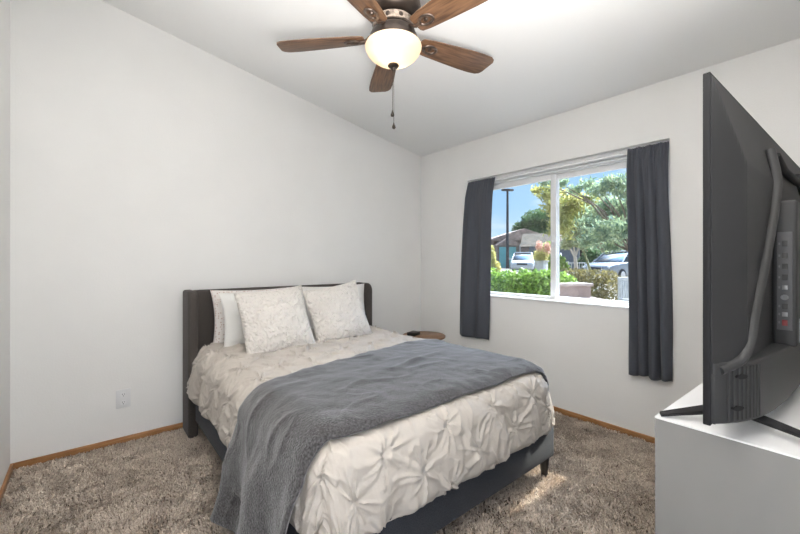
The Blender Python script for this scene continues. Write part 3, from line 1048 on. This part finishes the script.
def back_cover():
    nu, nv = 160, 100
    U, V = np.meshgrid(np.linspace(0.004, TW - 0.004, nu), np.linspace(0.965, TZ1 - 0.008, nv), indexing='ij')
    e = np.minimum(U, TW - U)
    rl = 0.012 + 0.046 * np.clip((e - 0.004) / 0.092, 0, 1)
    rt_ = 0.012 + 0.046 * np.clip((TZ1 - 0.010 - V) / 0.20, 0, 1)
    w = np.minimum(rl, rt_)
    w = np.where(np.abs(rl - rt_) < 0.004, w - (0.004 - np.abs(rl - rt_)) ** 2 * 50, w)
    bl2 = np.minimum(w, 0.056)
    P = np.stack([U, -bl2, V + ZO], -1).reshape(-1, 3)
    fs = grid_faces(nu, nv)
    # close the sides down to the frame
    Pb = np.stack([U, np.full_like(U, -0.0095), V + ZO], -1).reshape(-1, 3)
    n = nu * nv
    idx = np.arange(n).reshape(nu, nv)
    loop = np.concatenate([idx[:, 0], idx[-1, 1:], idx[-2::-1, -1], idx[0, -2:0:-1]])
    nx = np.roll(loop, -1)
    side = np.stack([loop, nx, nx + n, loop + n], 1)
    return np.concatenate([P, Pb]), np.concatenate([fs, side])


obj('back_cover', back_cover(), M['tv_grey'], tv, local=True, angle=8)


def housing_bm():
    # plan outline (x, w) of the speaker housing along the bottom, extruded in z
    half = [(0.006, 0.014), (0.03, 0.030), (0.06, 0.047), (0.10, 0.062), (0.15, 0.074), (0.22, 0.084), (0.34, 0.092), (0.5, 0.096)]
    pts = [(0.006, 0.0098)] + half + [(TW - x, w) for x, w in reversed(half)] + [(TW - 0.006, 0.0098)]
    return prism([(x, -w) for x, w in pts], TZ0 + 0.003 + ZO, 0.990 + ZO, bevel=0.006, seg=3)


hs = obj('speaker_housing', housing_bm(), M['tv'], tv, local=True, angle=50)
rb = bmesh.new()
for k in range(9):
    xx = 0.034 + k * 0.0125
    w = np.interp(xx, [0.012, 0.03, 0.06, 0.10, 0.15], [0.020, 0.032, 0.047, 0.062, 0.074])
    box((0.0055, 0.004, 0.122), (xx, -w - 0.0005, 0.919 + ZO), (0, 0, -math.atan(0.42)), bevel=0.0012, bm=rb)
obj('rib', rb, M['tv'], hs, local=True)
for zz, xx in ((0.957, 0.066), (0.886, 0.056)):
    w = np.interp(xx, [0.03, 0.06, 0.10], [0.032, 0.047, 0.062])
    ang = -math.atan(0.42)
    ov = prism([(0.016 * math.cos(a), 0.0055 * math.sin(a)) for a in [2 * PI * i / 20 for i in range(20)]], -0.004, 0.0042,
               mtx=Matrix.Translation((xx, -w, zz + ZO)) @ Matrix.Rotation(ang, 4, 'Z') @ Matrix.Rotation(PI / 2, 4, 'X'))
    obj('slot', ov, M['tv_dark'], hs, local=True)

# moulded ridge on the back: up one side, across the top, down the other
rid = catmull([(0.022, -0.020, 0.972), (0.070, -0.046, 0.992), (0.110, -0.056, 1.035), (0.155, -0.057, 1.10), (0.28, -0.060, 1.24), (0.40, -0.061, 1.385), (0.44, -0.058, 1.465), (0.455, -0.045, 1.545)], 5)
for mir in (False, True):
    path = [Vector((TW - p.x if mir else p.x, p.y, p.z + ZO)) for p in rid]
    obj('ridge', tube(path, 0.013, 12, flat=0.8), M['tv'], tv, local=True)
obj('ridge', tube([Vector((0.50, -0.050, 1.535 + ZO)), Vector((0.56, -0.058, 1.50 + ZO)), Vector((0.89, -0.058, 1.50 + ZO)), Vector((0.95, -0.050, 1.535 + ZO))], 0.012, 12, flat=0.8), M['tv_dark'], tv, local=True)

PX = 0.40
eb_ = obj('electronics_box', tvbox((PX, -0.105, 0.985), (1.06, -0.056, 1.388), bevel=0.008, seg=3), M['tv'], tv, local=True, angle=50)
# port panel on the left cheek of the box
pp = obj('port_panel', tvbox((PX - 0.0025, -0.096, 1.03), (PX + 0.002, -0.066, 1.30), bevel=0.001), M['port_plate'], eb_, local=True)
for k, (zz, kind) in enumerate([(1.268, 'b'), (1.235, 'h'), (1.205, 'h'), (1.175, 'h'), (1.147, 'u'), (1.120, 'c'), (1.095, 'h'), (1.073, 'u'), (1.050, 'r')]):
    if kind == 'c':
        pb = lathe([(0, 0.0), (0.0075, 0), (0.0075, 0.006), (0.004, 0.006), (0.004, 0.002), (0, 0.002)], 16, (PX - 0.002, -0.081, zz + ZO), None, Matrix.Rotation(-PI / 2, 4, 'Y'))
        obj('port', pb, M['port_metal'], eb_, local=True)
    else:
        hh = {'b': 0.016, 'h': 0.015, 'u': 0.012, 'r': 0.016}[kind]
        obj('port', tvbox((PX - 0.0042, -0.087, zz - hh / 2), (PX - 0.002, -0.076, zz + hh / 2), bevel=0.0006), M['port_red'] if kind == 'r' else M['port_metal'] if kind == 'u' else M['slot'], eb_, local=True)
        obj('port_marking', tvbox((PX - 0.0032, -0.0725, zz - 0.003), (PX - 0.0023, -0.0690, zz + 0.003)), M['port_mark'], eb_, local=True)
obj('sticker', tvbox((PX + 0.03, -0.1062, 0.995), (PX + 0.22, -0.1048, 1.06)), M['label'], eb_, local=True)


def tv_foot(x, m):
    zt_, zb_ = TZ0 - 0.008 + ZO, DTOP + 0.007 + ZO
    f = tube([(x, -0.012, TZ0 + 0.02 + ZO), (x, 0.0, zt_), (x - m * 0.0955, 0.120, zb_)], [0.012, 0.015, 0.007], 4)
    tube([(x, 0.0, zt_ + 0.004), (x - m * 0.012, -0.20, zb_)], [0.014, 0.007], 4, bm=f)
    return f


obj('foot', tv_foot(0.20, 1), M['tv_dark'], tv, local=True, angle=20)
obj('foot', tv_foot(TW - 0.20, -1), M['tv_dark'], tv, local=True, angle=20)

# ------------------------------------------------------------------ outdoors
def g_z(x, y):
    t = (x - CAM.x) * FW.x + (y - CAM.y) * FW.y
    return np.clip(-0.1 + 0.0150 * np.maximum(0, t - 6), -0.1, 1.4)


def on_ground(px, t):
    p = at(px, 261, t)
    p.z = float(g_z(p.x, p.y))
    return p


gx, gy = np.meshgrid(np.linspace(0.17, 90, 60), np.linspace(-40, 80, 60), indexing='ij')
gm = mat('pale_gravel_and_concrete', (0.17, 0.155, 0.135), 0.95, col2=(0.26, 0.24, 0.21), vscale=0.5, detail=8)
o = struct('ground', (np.stack([gx, gy, g_z(gx, gy)], -1).reshape(-1, 3), grid_faces(60, 60)), gm, 'pale gravel yard and street outside the window', 'ground')

LM = {
    'hedge': leaf_mat('bright_green_leaf', (0.06, 0.15, 0.02), (0.40, 0.58, 0.12), 14),
    'boxhedge': leaf_mat('olive_brown_leaf', (0.09, 0.08, 0.025), (0.36, 0.30, 0.11), 11),
    'dark': leaf_mat('dark_green_leaf', (0.04, 0.09, 0.035), (0.16, 0.27, 0.10), 1.2),
    'verde': leaf_mat('yellow_green_leaf', (0.26, 0.29, 0.07), (0.66, 0.60, 0.22), 3.5, 0.5),
    'feather': leaf_mat('blue_green_leaf', (0.10, 0.20, 0.15), (0.50, 0.58, 0.32), 4.0, 0.45),
    'bush': leaf_mat('lime_green_leaf', (0.16, 0.32, 0.05), (0.52, 0.64, 0.14), 5),
    'pink': leaf_mat('rosy_plume', (0.60, 0.32, 0.24), (0.80, 0.56, 0.44), 8),
    'yellow': leaf_mat('yellow_leaf', (0.40, 0.39, 0.10), (0.72, 0.64, 0.26), 6),
    'red': leaf_mat('rusty_leaf', (0.32, 0.16, 0.11), (0.62, 0.40, 0.30), 3),
    'pale': leaf_mat('sage_leaf', (0.26, 0.31, 0.15), (0.62, 0.62, 0.36), 6),
}
M['bark'] = mat('bark', (0.16, 0.12, 0.09), 0.9, var=0.4, vscale=12, bump=0.3, bscale=30)
M['green_bark'] = mat('green_bark', (0.16, 0.17, 0.07), 0.8, var=0.3, vscale=12)
M['pale_bark'] = mat('pale_bark', (0.50, 0.43, 0.36), 0.8, var=0.2, vscale=12)


def leaves(blobs, n, size, aspect=0.5, seed=1, droop=0.0, shell=0.5, boxy=None, fuzzy=False):
    """n separate leaf quads scattered in the blobs [(centre, radii)]"""
    rng = np.random.default_rng(seed)
    vol = np.array([b[1][0] * b[1][1] * b[1][2] for b in blobs]) ** 0.75
    pick = rng.choice(len(blobs), n, p=vol / vol.sum())
    c = np.array([list(b[0]) for b in blobs])[pick]; r = np.array([list(b[1]) for b in blobs])[pick]
    d = rng.normal(size=(n, 3)); d /= np.linalg.norm(d, axis=1, keepdims=True)
    if boxy:
        d = np.sign(d) * np.abs(d) ** boxy
        d /= np.max(np.abs(d), axis=1, keepdims=True) ** (1 - boxy)
    rad = rng.uniform(0, 1, n) ** shell
    p = c + d * r * rad[:, None] if not fuzzy else c + np.clip(rng.normal(size=(n, 3)) * 0.62, -1.7, 1.7) * r
    ax = rng.normal(size=(n, 3)); ax[:, 2] -= droop
    ax /= np.linalg.norm(ax, axis=1, keepdims=True)
    s = np.cross(ax, rng.normal(size=(n, 3))); s /= np.linalg.norm(s, axis=1, keepdims=True)
    L = size * rng.uniform(0.6, 1.3, n)[:, None]; W = L * aspect
    v = np.stack([p - ax * L / 2, p + s * W / 2, p + ax * L / 2, p - s * W / 2], 1).reshape(-1, 3)
    return v, np.arange(4 * n).reshape(-1, 4)


def plant(name, label, cat, base, blobs, n, size, leafm, barkm, trunk_r=0.08, fork=0.35, seed=1, group=None, droop=0.0, aspect=0.5, boxy=None, shell=0.5, part='crown', fuzzy=False):
    t = thing(name, label, cat, base, 0, group)
    obj(part, leaves(blobs, n, size, aspect, seed, droop, shell, boxy, fuzzy), leafm, t, smooth=False)
    rng = random.Random(seed)
    top = max(b[0][2] for b in blobs)
    base = Vector(base)
    fk = base.lerp(Vector((sum(b[0][0] for b in blobs) / len(blobs), sum(b[0][1] for b in blobs) / len(blobs), top)), fork)
    bm = tube([base - Vector((0, 0, 0.05)), base.lerp(fk, 0.5) + Vector((rng.uniform(-.3, .3) * trunk_r, rng.uniform(-.3, .3) * trunk_r, 0)), fk], [trunk_r * 1.2, trunk_r, trunk_r * 0.85], 9)
    for c, r in blobs:
        c = Vector(c)
        mid = fk.lerp(c, 0.5) + Vector((0, 0, 0.12 * (c - fk).length))
        tube([fk, mid, c], [trunk_r * 0.7, trunk_r * 0.45, trunk_r * 0.15], 6, bm=bm)
    obj('trunk' if trunk_r > 0.03 else 'stem', bm, barkm, t)
    return t


def blob(px, py, t, rpx, rpy, rd=None):
    """leafy mass around a pixel: radii in pixels turned into metres at depth t"""
    k = t / FPX
    return (at(px, py, t), (rpx * k, rd if rd else rpx * k, rpy * k))


# bright low hedge close to the window, left half
hb_ = [blob(x, y, t, 14, 17, 0.35) for x, y, t in ((490, 284, 6.6), (508, 287, 6.3), (524, 285, 6.2), (541, 286, 6.0), (557, 288, 5.9))]
plant('leafy_hedge', 'bright green leafy hedge low in the left window pane', 'hedge', on_ground(524, 6.2), hb_, 5200, 0.085, LM['hedge'], M['bark'], 0.02, 0.3, 3, shell=0.35)
# clipped brown-green hedge, right half
bh = [blob(x, y, t, 17, 15, 0.45) for x, y, t in ((548, 288, 8.6), (570, 283, 8.3), (592, 284, 8.0), (612, 290, 7.6))]
plant('clipped_hedge', 'clipped olive brown hedge across the right window pane', 'hedge', on_ground(585, 8.1), bh, 8500, 0.06, LM['boxhedge'], M['bark'], 0.02, 0.3, 5, shell=0.3, boxy=0.6)
# low stuccoed garden wall in front of it
gwp = at(574, 300, 5.4)
gw = thing('garden_wall', 'low pinkish stuccoed garden wall with a stepped end below the clipped hedge', 'wall', (gwp.x, gwp.y, float(g_z(gwp.x, gwp.y))))
stucco = mat('pink_stucco', (0.30, 0.225, 0.20), 0.9, var=0.08, vscale=20, bump=0.2, bscale=90)
yaw_g = math.atan2(RT.y, RT.x) + 0.15
rot = Matrix.Translation((gwp.x, gwp.y, 0)) @ Matrix.Rotation(yaw_g, 4, 'Z')
wb = span((-0.30, -0.10, -0.12), (0.20, 0.10, 0.86), bevel=0.01); wb.transform(rot); obj('wall_block', wb, stucco, gw)
wb = span((0.20, -0.12, -0.12), (0.28, 0.12, 0.70), bevel=0.01); wb.transform(rot); obj('step_block', wb, stucco, gw)
wb = span((-0.30, -0.13, 0.86), (0.22, 0.13, 0.90), bevel=0.008); wb.transform(rot); obj('cap', wb, mat('pale_cap', (0.36, 0.29, 0.26), 0.9), gw)
wb = span((-0.30, -0.50, -0.12), (0.22, -0.13, 0.70), bevel=0.008); wb.transform(rot); obj('ledge', wb, stucco, gw)
# tall white planter with plumed grass
pp_ = on_ground(541.5, 15.5)
ptop = at(541, 260.5, 15.5).z
pw = 0.22
pl = thing('tall_planter', 'tall white square planter pillar in the yard left of the window post', 'planter', pp_)
bmx = prism([(-pw * .85, -pw * .85), (pw * .85, -pw * .85), (pw * .85, pw * .85), (-pw * .85, pw * .85)], 0, ptop - pp_.z - 0.06, bevel=0.01)
obj('pot', bmx, M['garden_white'], pl, local=True)
obj('rim', box((2 * pw, 2 * pw, 0.06), (0, 0, ptop - pp_.z - 0.03), bevel=0.01), M['garden_white'], pl, local=True)
pg = thing('plumed_grass', 'pink plumed ornamental grass growing in the tall white planter', 'plant', (pp_.x, pp_.y, ptop + 0.005))
obj('foliage', leaves([(at(541, 256, 15.5), (0.32, 0.32, 0.30))], 700, 0.22, 0.12, 7), LM['yellow'], pg, smooth=False)
obj('plume', leaves([blob(539, 246, 15.5, 3.5, 6), blob(547, 247, 15.5, 4.0, 5.5), blob(544, 252, 15.5, 6, 4)], 900, 0.12, 0.25, 8), LM['pink'], pg, smooth=False)

plant('round_shrub', 'lime green round shrub behind the planter beside the window post', 'shrub', on_ground(550, 18), [blob(549, 250, 18, 7, 9), blob(552, 262, 18, 8, 9)], 2600, 0.14, LM['bush'], M['bark'], 0.03, 0.3, 11)
plant('yellow_shrub', 'yellowish shrub at the left edge of the window view', 'shrub', on_ground(492, 16), [blob(489, 258, 16, 7, 14), blob(493, 268, 16, 8, 8)], 2600, 0.13, LM['yellow'], M['bark'], 0.03, 0.3, 12)
plant('round_tree', 'large dark green round tree behind the neighbouring house', 'tree', on_ground(538, 57),
      [blob(536, 222, 57, 15, 13), blob(522, 230, 57, 10, 10), blob(551, 220, 57, 13, 14), blob(562, 232, 57, 12, 12), blob(540, 234, 57, 20, 8)], 9000, 0.46, LM['dark'], M['bark'], 0.35, 0.4, 13)
plant('dark_tree', 'dark green tree filling the gap behind the right hand house', 'tree', on_ground(600, 54),
      [blob(588, 240, 54, 16, 12), blob(606, 244, 54, 16, 12), blob(624, 240, 54, 16, 16), blob(645, 235, 54, 18, 20)], 8000, 0.48, LM['dark'], M['bark'], 0.3, 0.4, 14)
# airy yellow-green tree and the feathery one beside it
rngv = random.Random(4)
vb = [blob(x, y, 13 + rngv.uniform(-.8, .8), rx, ry) for x, y, rx, ry in ((546, 196, 5, 4), (553, 205, 7, 7), (563, 214, 8, 10), (573, 203, 8, 8), (560, 226, 8, 8), (551, 188, 6, 4), (583, 214, 8, 9), (574, 227, 7, 7), (566, 196, 6, 5), (590, 200, 7, 6), (537, 190, 4, 3))]
plant('palo_verde_tree', 'airy tree with yellow green leaves in the middle of the window', 'tree', on_ground(598, 13), vb, 6500, 0.18, LM['verde'], M['green_bark'], 0.045, 0.40, 15, droop=0.4, aspect=0.33, fuzzy=True)
fb = [blob(x, y, 10.5 + rngv.uniform(-1.0, 1.0), rx, ry) for x, y, rx, ry in ((600, 190, 9, 5), (612, 182, 9, 5), (624, 190, 8, 7), (636, 182, 9, 8), (596, 215, 9, 6), (608, 205, 9, 6), (620, 212, 9, 8), (633, 205, 8, 9), (602, 232, 10, 8), (616, 230, 10, 8), (628, 225, 8, 9), (588, 224, 8, 6), (590, 240, 8, 6), (612, 245, 8, 5), (645, 220, 9, 12), (588, 185, 6, 4), (575, 190, 6, 3), (560, 183, 6, 3), (545, 182, 5, 3))]
plant('feathery_tree', 'feathery blue green tree with drooping branches in the right window pane', 'tree', on_ground(655, 11), fb, 9500, 0.17, LM['feather'], M['bark'], 0.05, 0.42, 16, droop=0.7, aspect=0.26, fuzzy=True)
plant('sage_tree', 'small pale sage tree with a pale trunk behind the clipped hedge', 'tree', on_ground(578, 17), [blob(572, 239, 17, 9, 8), blob(582, 242, 17, 9, 7), blob(566, 245, 17, 6, 5)], 3200, 0.13, LM['pale'], M['pale_bark'], 0.09, 0.62, 17)
plant('rusty_shrub', 'rusty red leaved shrub above the silver car', 'shrub', on_ground(604, 27), [blob(601, 246, 27, 10, 7), blob(614, 240, 27, 9, 8), blob(592, 251, 27, 6, 6)], 2600, 0.22, LM['red'], M['bark'], 0.05, 0.3, 18)
plant('round_shrub', 'dark leafy shrub left of the silver car', 'shrub', on_ground(592, 24), [blob(592, 256, 24, 9, 9), blob(585, 262, 24, 7, 6)], 2200, 0.2, LM['dark'], M['bark'], 0.05, 0.3, 19)
plant('young_shrub', 'light green broad leaved shrub beside the window post in the right pane', 'shrub', on_ground(560, 10.5), [blob(560, 262, 10.5, 4, 6), blob(564, 267, 10.5, 4, 4)], 420, 0.17, LM['bush'], M['bark'], 0.02, 0.3, 20)

# street lamp pole
sp_ = on_ground(507.5, 40)
lt = at(507.5, 190, 40).z
sl_ = thing('street_lamp', 'tall dark street lamp pole against the sky', 'street lamp', sp_)
pmat = mat('dark_steel', (0.07, 0.06, 0.055), 0.6, 0.3)
obj('pole', tube([(0, 0, 0), (0, 0, lt - sp_.z)], [0.17, 0.11], 12), pmat, sl_, local=True)
hd_ = box((1.3, 0.32, 0.22), (0, 0, lt - sp_.z), (0, 0, yaw_g), bevel=0.05)
obj('lamp_head', hd_, pmat, sl_, local=True)

# houses
brick = mat('brown_siding', (0.24, 0.185, 0.15), 0.9, var=0.15, vscale=3)
roofm = mat('brown_shingle', (0.34, 0.26, 0.22), 0.95, var=0.3, vscale=2.5, bump=0.3, bscale=20)
roofm2 = mat('grey_blue_shingle', (0.30, 0.31, 0.34), 0.95, var=0.2, vscale=2.5)
roofm3 = mat('mossy_brown_shingle', (0.055, 0.050, 0.032), 0.95, col2=(0.14, 0.105, 0.075), vscale=1.8)
teal = mat('teal_paint', (0.20, 0.50, 0.50), 0.6, var=0.05, vscale=3)
wallg = mat('slate_siding', (0.16, 0.18, 0.21), 0.9, var=0.1, vscale=3)
VYAW = math.atan2(RT.y, RT.x)


def gable(w, d, z0, rise, over=0.4):
    b = bmesh.new()
    v = [[b.verts.new(p) for p in ((-w / 2 - over, y, z0), (w / 2 + over, y, z0), (0, y, z0 + rise))] for y in (-d / 2 - over, d / 2 + over)]
    b.faces.new(v[0]); b.faces.new(v[1][::-1])
    for i in range(3):
        j = (i + 1) % 3
        b.faces.new((v[0][i], v[1][i], v[1][j], v[0][j]))
    return b


hp = on_ground(514, 44)
k44 = 44 / FPX
h1 = thing('neighbour_house', 'brown house with a teal garage door across the street', 'house', hp, VYAW)
zt = lambda py, t=44: CAM.z + (261 - py) / FPX * t - hp.z
obj('wall', span((-2.4, 0, 0), (4.6, 6, zt(240))), brick, h1, smooth=False, local=True)
b = gable(8.0, 7.5, zt(241), zt(229) - zt(241)); b.transform(Matrix.Translation((0.9, 3.2, 0))); obj('roof', b, roofm, h1, smooth=False, local=True)
# garage bay with its own low roof
obj('garage_wall', span((-2.35, -1.6, 0), (0.15, 0.0, zt(246))), brick, h1, smooth=False, local=True)
b = gable(2.7, 1.7, zt(246), zt(238) - zt(246), 0.15); b.transform(Matrix.Translation((-1.1, -0.8, 0))); obj('garage_roof', b, roofm, h1, smooth=False, local=True)
gd = obj('garage_door', span((-2.15, -1.68, 0), (-0.28, -1.6, zt(247.5))), teal, h1, smooth=False, local=True)
for i in range(3):
    obj('door_panel', span((-2.08, -1.71, 0.25 + i * 0.62), (-0.35, -1.68, 0.75 + i * 0.62), bevel=0.01), teal, gd, local=True)
obj('porch_post', span((0.05, -1.9, 0), (0.19, -1.76, zt(245))), M['garden_white'], h1, local=True)
cu = obj('cupola', span((0.15, -0.6, zt(240)), (0.75, 0, zt(233)), bevel=0.02), M['garden_white'], h1, local=True)
b = gable(0.6, 0.6, zt(233), 0.3, 0.1); b.transform(Matrix.Translation((0.45, -0.3, 0))); obj('cupola_roof', b, M['garden_white'], cu, smooth=False, local=True)

hp2 = on_ground(574, 35)
h2 = thing('neighbour_house', 'low slate house with a brown roof behind the window post', 'house', hp2, VYAW - 0.42)
z2 = lambda py: CAM.z + (261 - py) / FPX * 35 - hp2.z
obj('wall', span((-4.0, 0, 0), (6.5, 4.4, z2(245))), wallg, h2, smooth=False, local=True)
b = gable(4.6, 11.4, z2(246), z2(231) - z2(246), 0.3); b.transform(Matrix.Translation((1.2, 2.1, 0)) @ Matrix.Rotation(PI / 2, 4, 'Z')); obj('roof', b, roofm3, h2, smooth=False, local=True)
for x0, x1 in ((-3.2, -2.0), (0.4, 1.9), (3.2, 4.4)):
    wv = obj('window', span((x0, -0.06, 1.0), (x1, 0.0, 2.0), bevel=0.02), M['garden_white'], h2, local=True)
    obj('pane', span((x0 + 0.08, -0.075, 1.08), (x1 - 0.08, -0.06, 1.92)), M['screen'], wv, local=True)
# white railing behind the hedge
rp_ = on_ground(579, 19)
rl_ = thing('porch_railing', 'white low railing behind the clipped hedge', 'railing', rp_, VYAW)
rz = CAM.z + (261 - 262.5) / FPX * 19 - rp_.z
obj('top_rail', span((-0.55, -0.03, rz - 0.05), (0.45, 0.03, rz), bevel=0.01), M['garden_white'], rl_, local=True)
obj('bottom_rail', span((-0.55, -0.02, 0.12), (0.45, 0.02, 0.17)), M['garden_white'], rl_, local=True)
for i in range(8):
    obj('baluster', span((-0.53 + i * 0.135, -0.014, 0.17), (-0.50 + i * 0.135, 0.014, rz - 0.05)), M['garden_white'], rl_, local=True)
for xx in (-0.56, 0.46):
    obj('post', span((xx - 0.04, -0.04, 0), (xx + 0.04, 0.04, rz + 0.06), bevel=0.01), M['garden_white'], rl_, local=True)


# cars
def loft(sections, bm=None):
    """sections: list of (x, [(y, z) ...]) closed loops with equal counts"""
    b = bmesh.new()
    rings = [[b.verts.new((x, y, z)) for y, z in ring] for x, ring in sections]
    n = len(rings[0])
    for a, c in zip(rings, rings[1:]):
        for i in range(n):
            j = (i + 1) % n
            b.faces.new((a[i], a[j], c[j], c[i]))
    b.faces.new(rings[0][::-1]); b.faces.new(rings[-1])
    return merge(bm, b)


def rrect(hw, z0, z1, r=0.12, top=None):
    tw = top if top else hw
    r = min(r, (z1 - z0) * 0.45)
    pts = []
    for cx, cz, a0 in ((hw - r, z0 + r, -PI / 2), (tw - r, z1 - r, 0), (-tw + r, z1 - r, PI / 2), (-hw + r, z0 + r, PI)):
        for k in range(4):
            a = a0 + PI / 2 * k / 3
            pts.append((cx + r * math.cos(a), cz + r * math.sin(a)))
    return pts


M['car_glass'] = mat('car_glass', (0.015, 0.02, 0.025), 0.08)
M['tyre'] = mat('tyre_rubber', (0.02, 0.02, 0.02), 0.9)
M['lens'] = mat('lamp_lens', (0.65, 0.68, 0.70), 0.1, spec=0.8)
M['chrome'] = mat('wheel_alloy', (0.55, 0.55, 0.56), 0.3, 0.9)


def car(name, label, paint, loc, yaw):
    """suv, front towards local +x"""
    t = thing(name, label, 'car', loc, yaw, 'cars parked outside the window')
    L = 2.25
    body = loft([(-L, rrect(0.78, 0.45, 0.95)), (-L + .12, rrect(0.88, 0.32, 1.04)), (-1.2, rrect(0.92, 0.26, 1.06)), (0.6, rrect(0.92, 0.26, 1.04)), (1.3, rrect(0.92, 0.27, 1.02)),
                 (1.95, rrect(0.88, 0.28, 0.93)), (2.2, rrect(0.80, 0.33, 0.82)), (L + .03, rrect(0.70, 0.40, 0.74))])
    obj('body', body, paint, t, local=True, angle=50)
    cab = loft([(-2.12, rrect(0.80, 1.0, 1.12, 0.05)), (-1.75, rrect(0.84, 1.0, 1.60, 0.10, 0.66)), (-0.2, rrect(0.85, 1.0, 1.66, 0.10, 0.68)), (0.35, rrect(0.85, 1.0, 1.62, 0.10, 0.66)), (1.18, rrect(0.84, 0.98, 1.05, 0.03, 0.78))])
    obj('cabin_glass', cab, M['car_glass'], t, local=True, angle=50)
    obj('roof', loft([(-1.78, rrect(0.66, 1.56, 1.625, 0.03)), (-0.2, rrect(0.68, 1.60, 1.69, 0.04)), (0.38, rrect(0.66, 1.575, 1.65, 0.03))]), paint, t, local=True, angle=50)
    for sy in (-1, 1):
        for pth, pr in (([(0.35, sy * 0.665, 1.60), (1.2, sy * 0.81, 1.03)], 0.035), ([(-0.55, sy * 0.70, 1.60), (-0.5, sy * 0.865, 1.03)], 0.035), ([(-1.7, sy * 0.68, 1.58), (-2.05, sy * 0.84, 1.03)], 0.06)):
            obj('pillar', tube(pth, pr, 8), paint, t, local=True)
        obj('mirror', box((0.14, 0.20, 0.13), (0.75, sy * 0.98, 1.10), bevel=0.04), paint, t, local=True)
        obj('headlight', box((0.30, 0.34, 0.12), (2.08, sy * 0.62, 0.78), (0, 0.25, sy * -0.35), bevel=0.03), M['lens'], t, local=True)
        for xw in (-1.38, 1.38):
            w = obj('wheel', lathe([(0, -0.11), (0.30, -0.11), (0.345, -0.08), (0.345, 0.08), (0.30, 0.11), (0, 0.11)], 28, (xw, sy * 0.84, 0.345), None, Matrix.Rotation(PI / 2, 4, 'X')), M['tyre'], t, local=True)
            obj('hub', lathe([(0, -0.118), (0.20, -0.118), (0.22, -0.10), (0.22, 0.10), (0.20, 0.118), (0, 0.118)], 20, (xw, sy * 0.84, 0.345), None, Matrix.Rotation(PI / 2, 4, 'X')), M['chrome'], w, local=True)
    obj('grille', box((0.06, 0.80, 0.16), (2.26, 0, 0.70), bevel=0.03), M['car_glass'], t, local=True)
    obj('bumper', box((0.10, 1.40, 0.16), (2.22, 0, 0.46), bevel=0.04), M['tyre'], t, local=True)
    return t


white = mat('white_car_paint', (0.45, 0.47, 0.50), 0.25, coat=0.5)
navy = mat('dark_blue_car_paint', (0.04, 0.06, 0.10), 0.25, coat=0.5)
silver = mat('silver_car_paint', (0.27, 0.29, 0.32), 0.25, 0.3, coat=0.5)
face = math.atan2(-FW.y, -FW.x)      # front towards the camera
car('parked_car', 'white suv parked in front of the teal garage door', white, on_ground(523, 31), face - 0.35)
car('parked_car', 'dark blue suv parked behind the plumed grass', navy, on_ground(551.5, 31.5), face - 0.35)
car('parked_car', 'silver car at the right edge of the window beside the curtain', silver, on_ground(620, 21), face - 1.05)

# white garden chair outside, right edge of the window
gc = at(640, 299, 6.6)
gcz = float(g_z(gc.x, gc.y))
ch = thing('garden_chair', 'white slatted garden chair half hidden by the gathered curtain', 'chair', (gc.x, gc.y, gcz), VYAW + 0.5)
obj('seat', span((-0.26, -0.25, 0.40), (0.26, 0.25, 0.43), bevel=0.01), M['garden_white'], ch, local=True)
for x in (-0.24, 0.24):
    for y in (-0.23, 0.23):
        obj('leg', tube([(x, y, 0), (x, y, 0.40 if y < 0 else 0.98)], 0.02, 8), M['garden_white'], ch, local=True)
    obj('armrest', span((x - 0.03, -0.26, 0.62), (x + 0.03, 0.23, 0.645), bevel=0.008), M['garden_white'], ch, local=True)
for k in range(6):
    obj('back_slat', span((-0.19 + k * 0.07 - 0.018, 0.215, 0.43), (-0.19 + k * 0.07 + 0.018, 0.24, 0.98), bevel=0.005), M['garden_white'], ch, local=True)
obj('back_rail', span((-0.26, 0.21, 0.96), (0.26, 0.25, 1.02), bevel=0.01), M['garden_white'], ch, local=True)
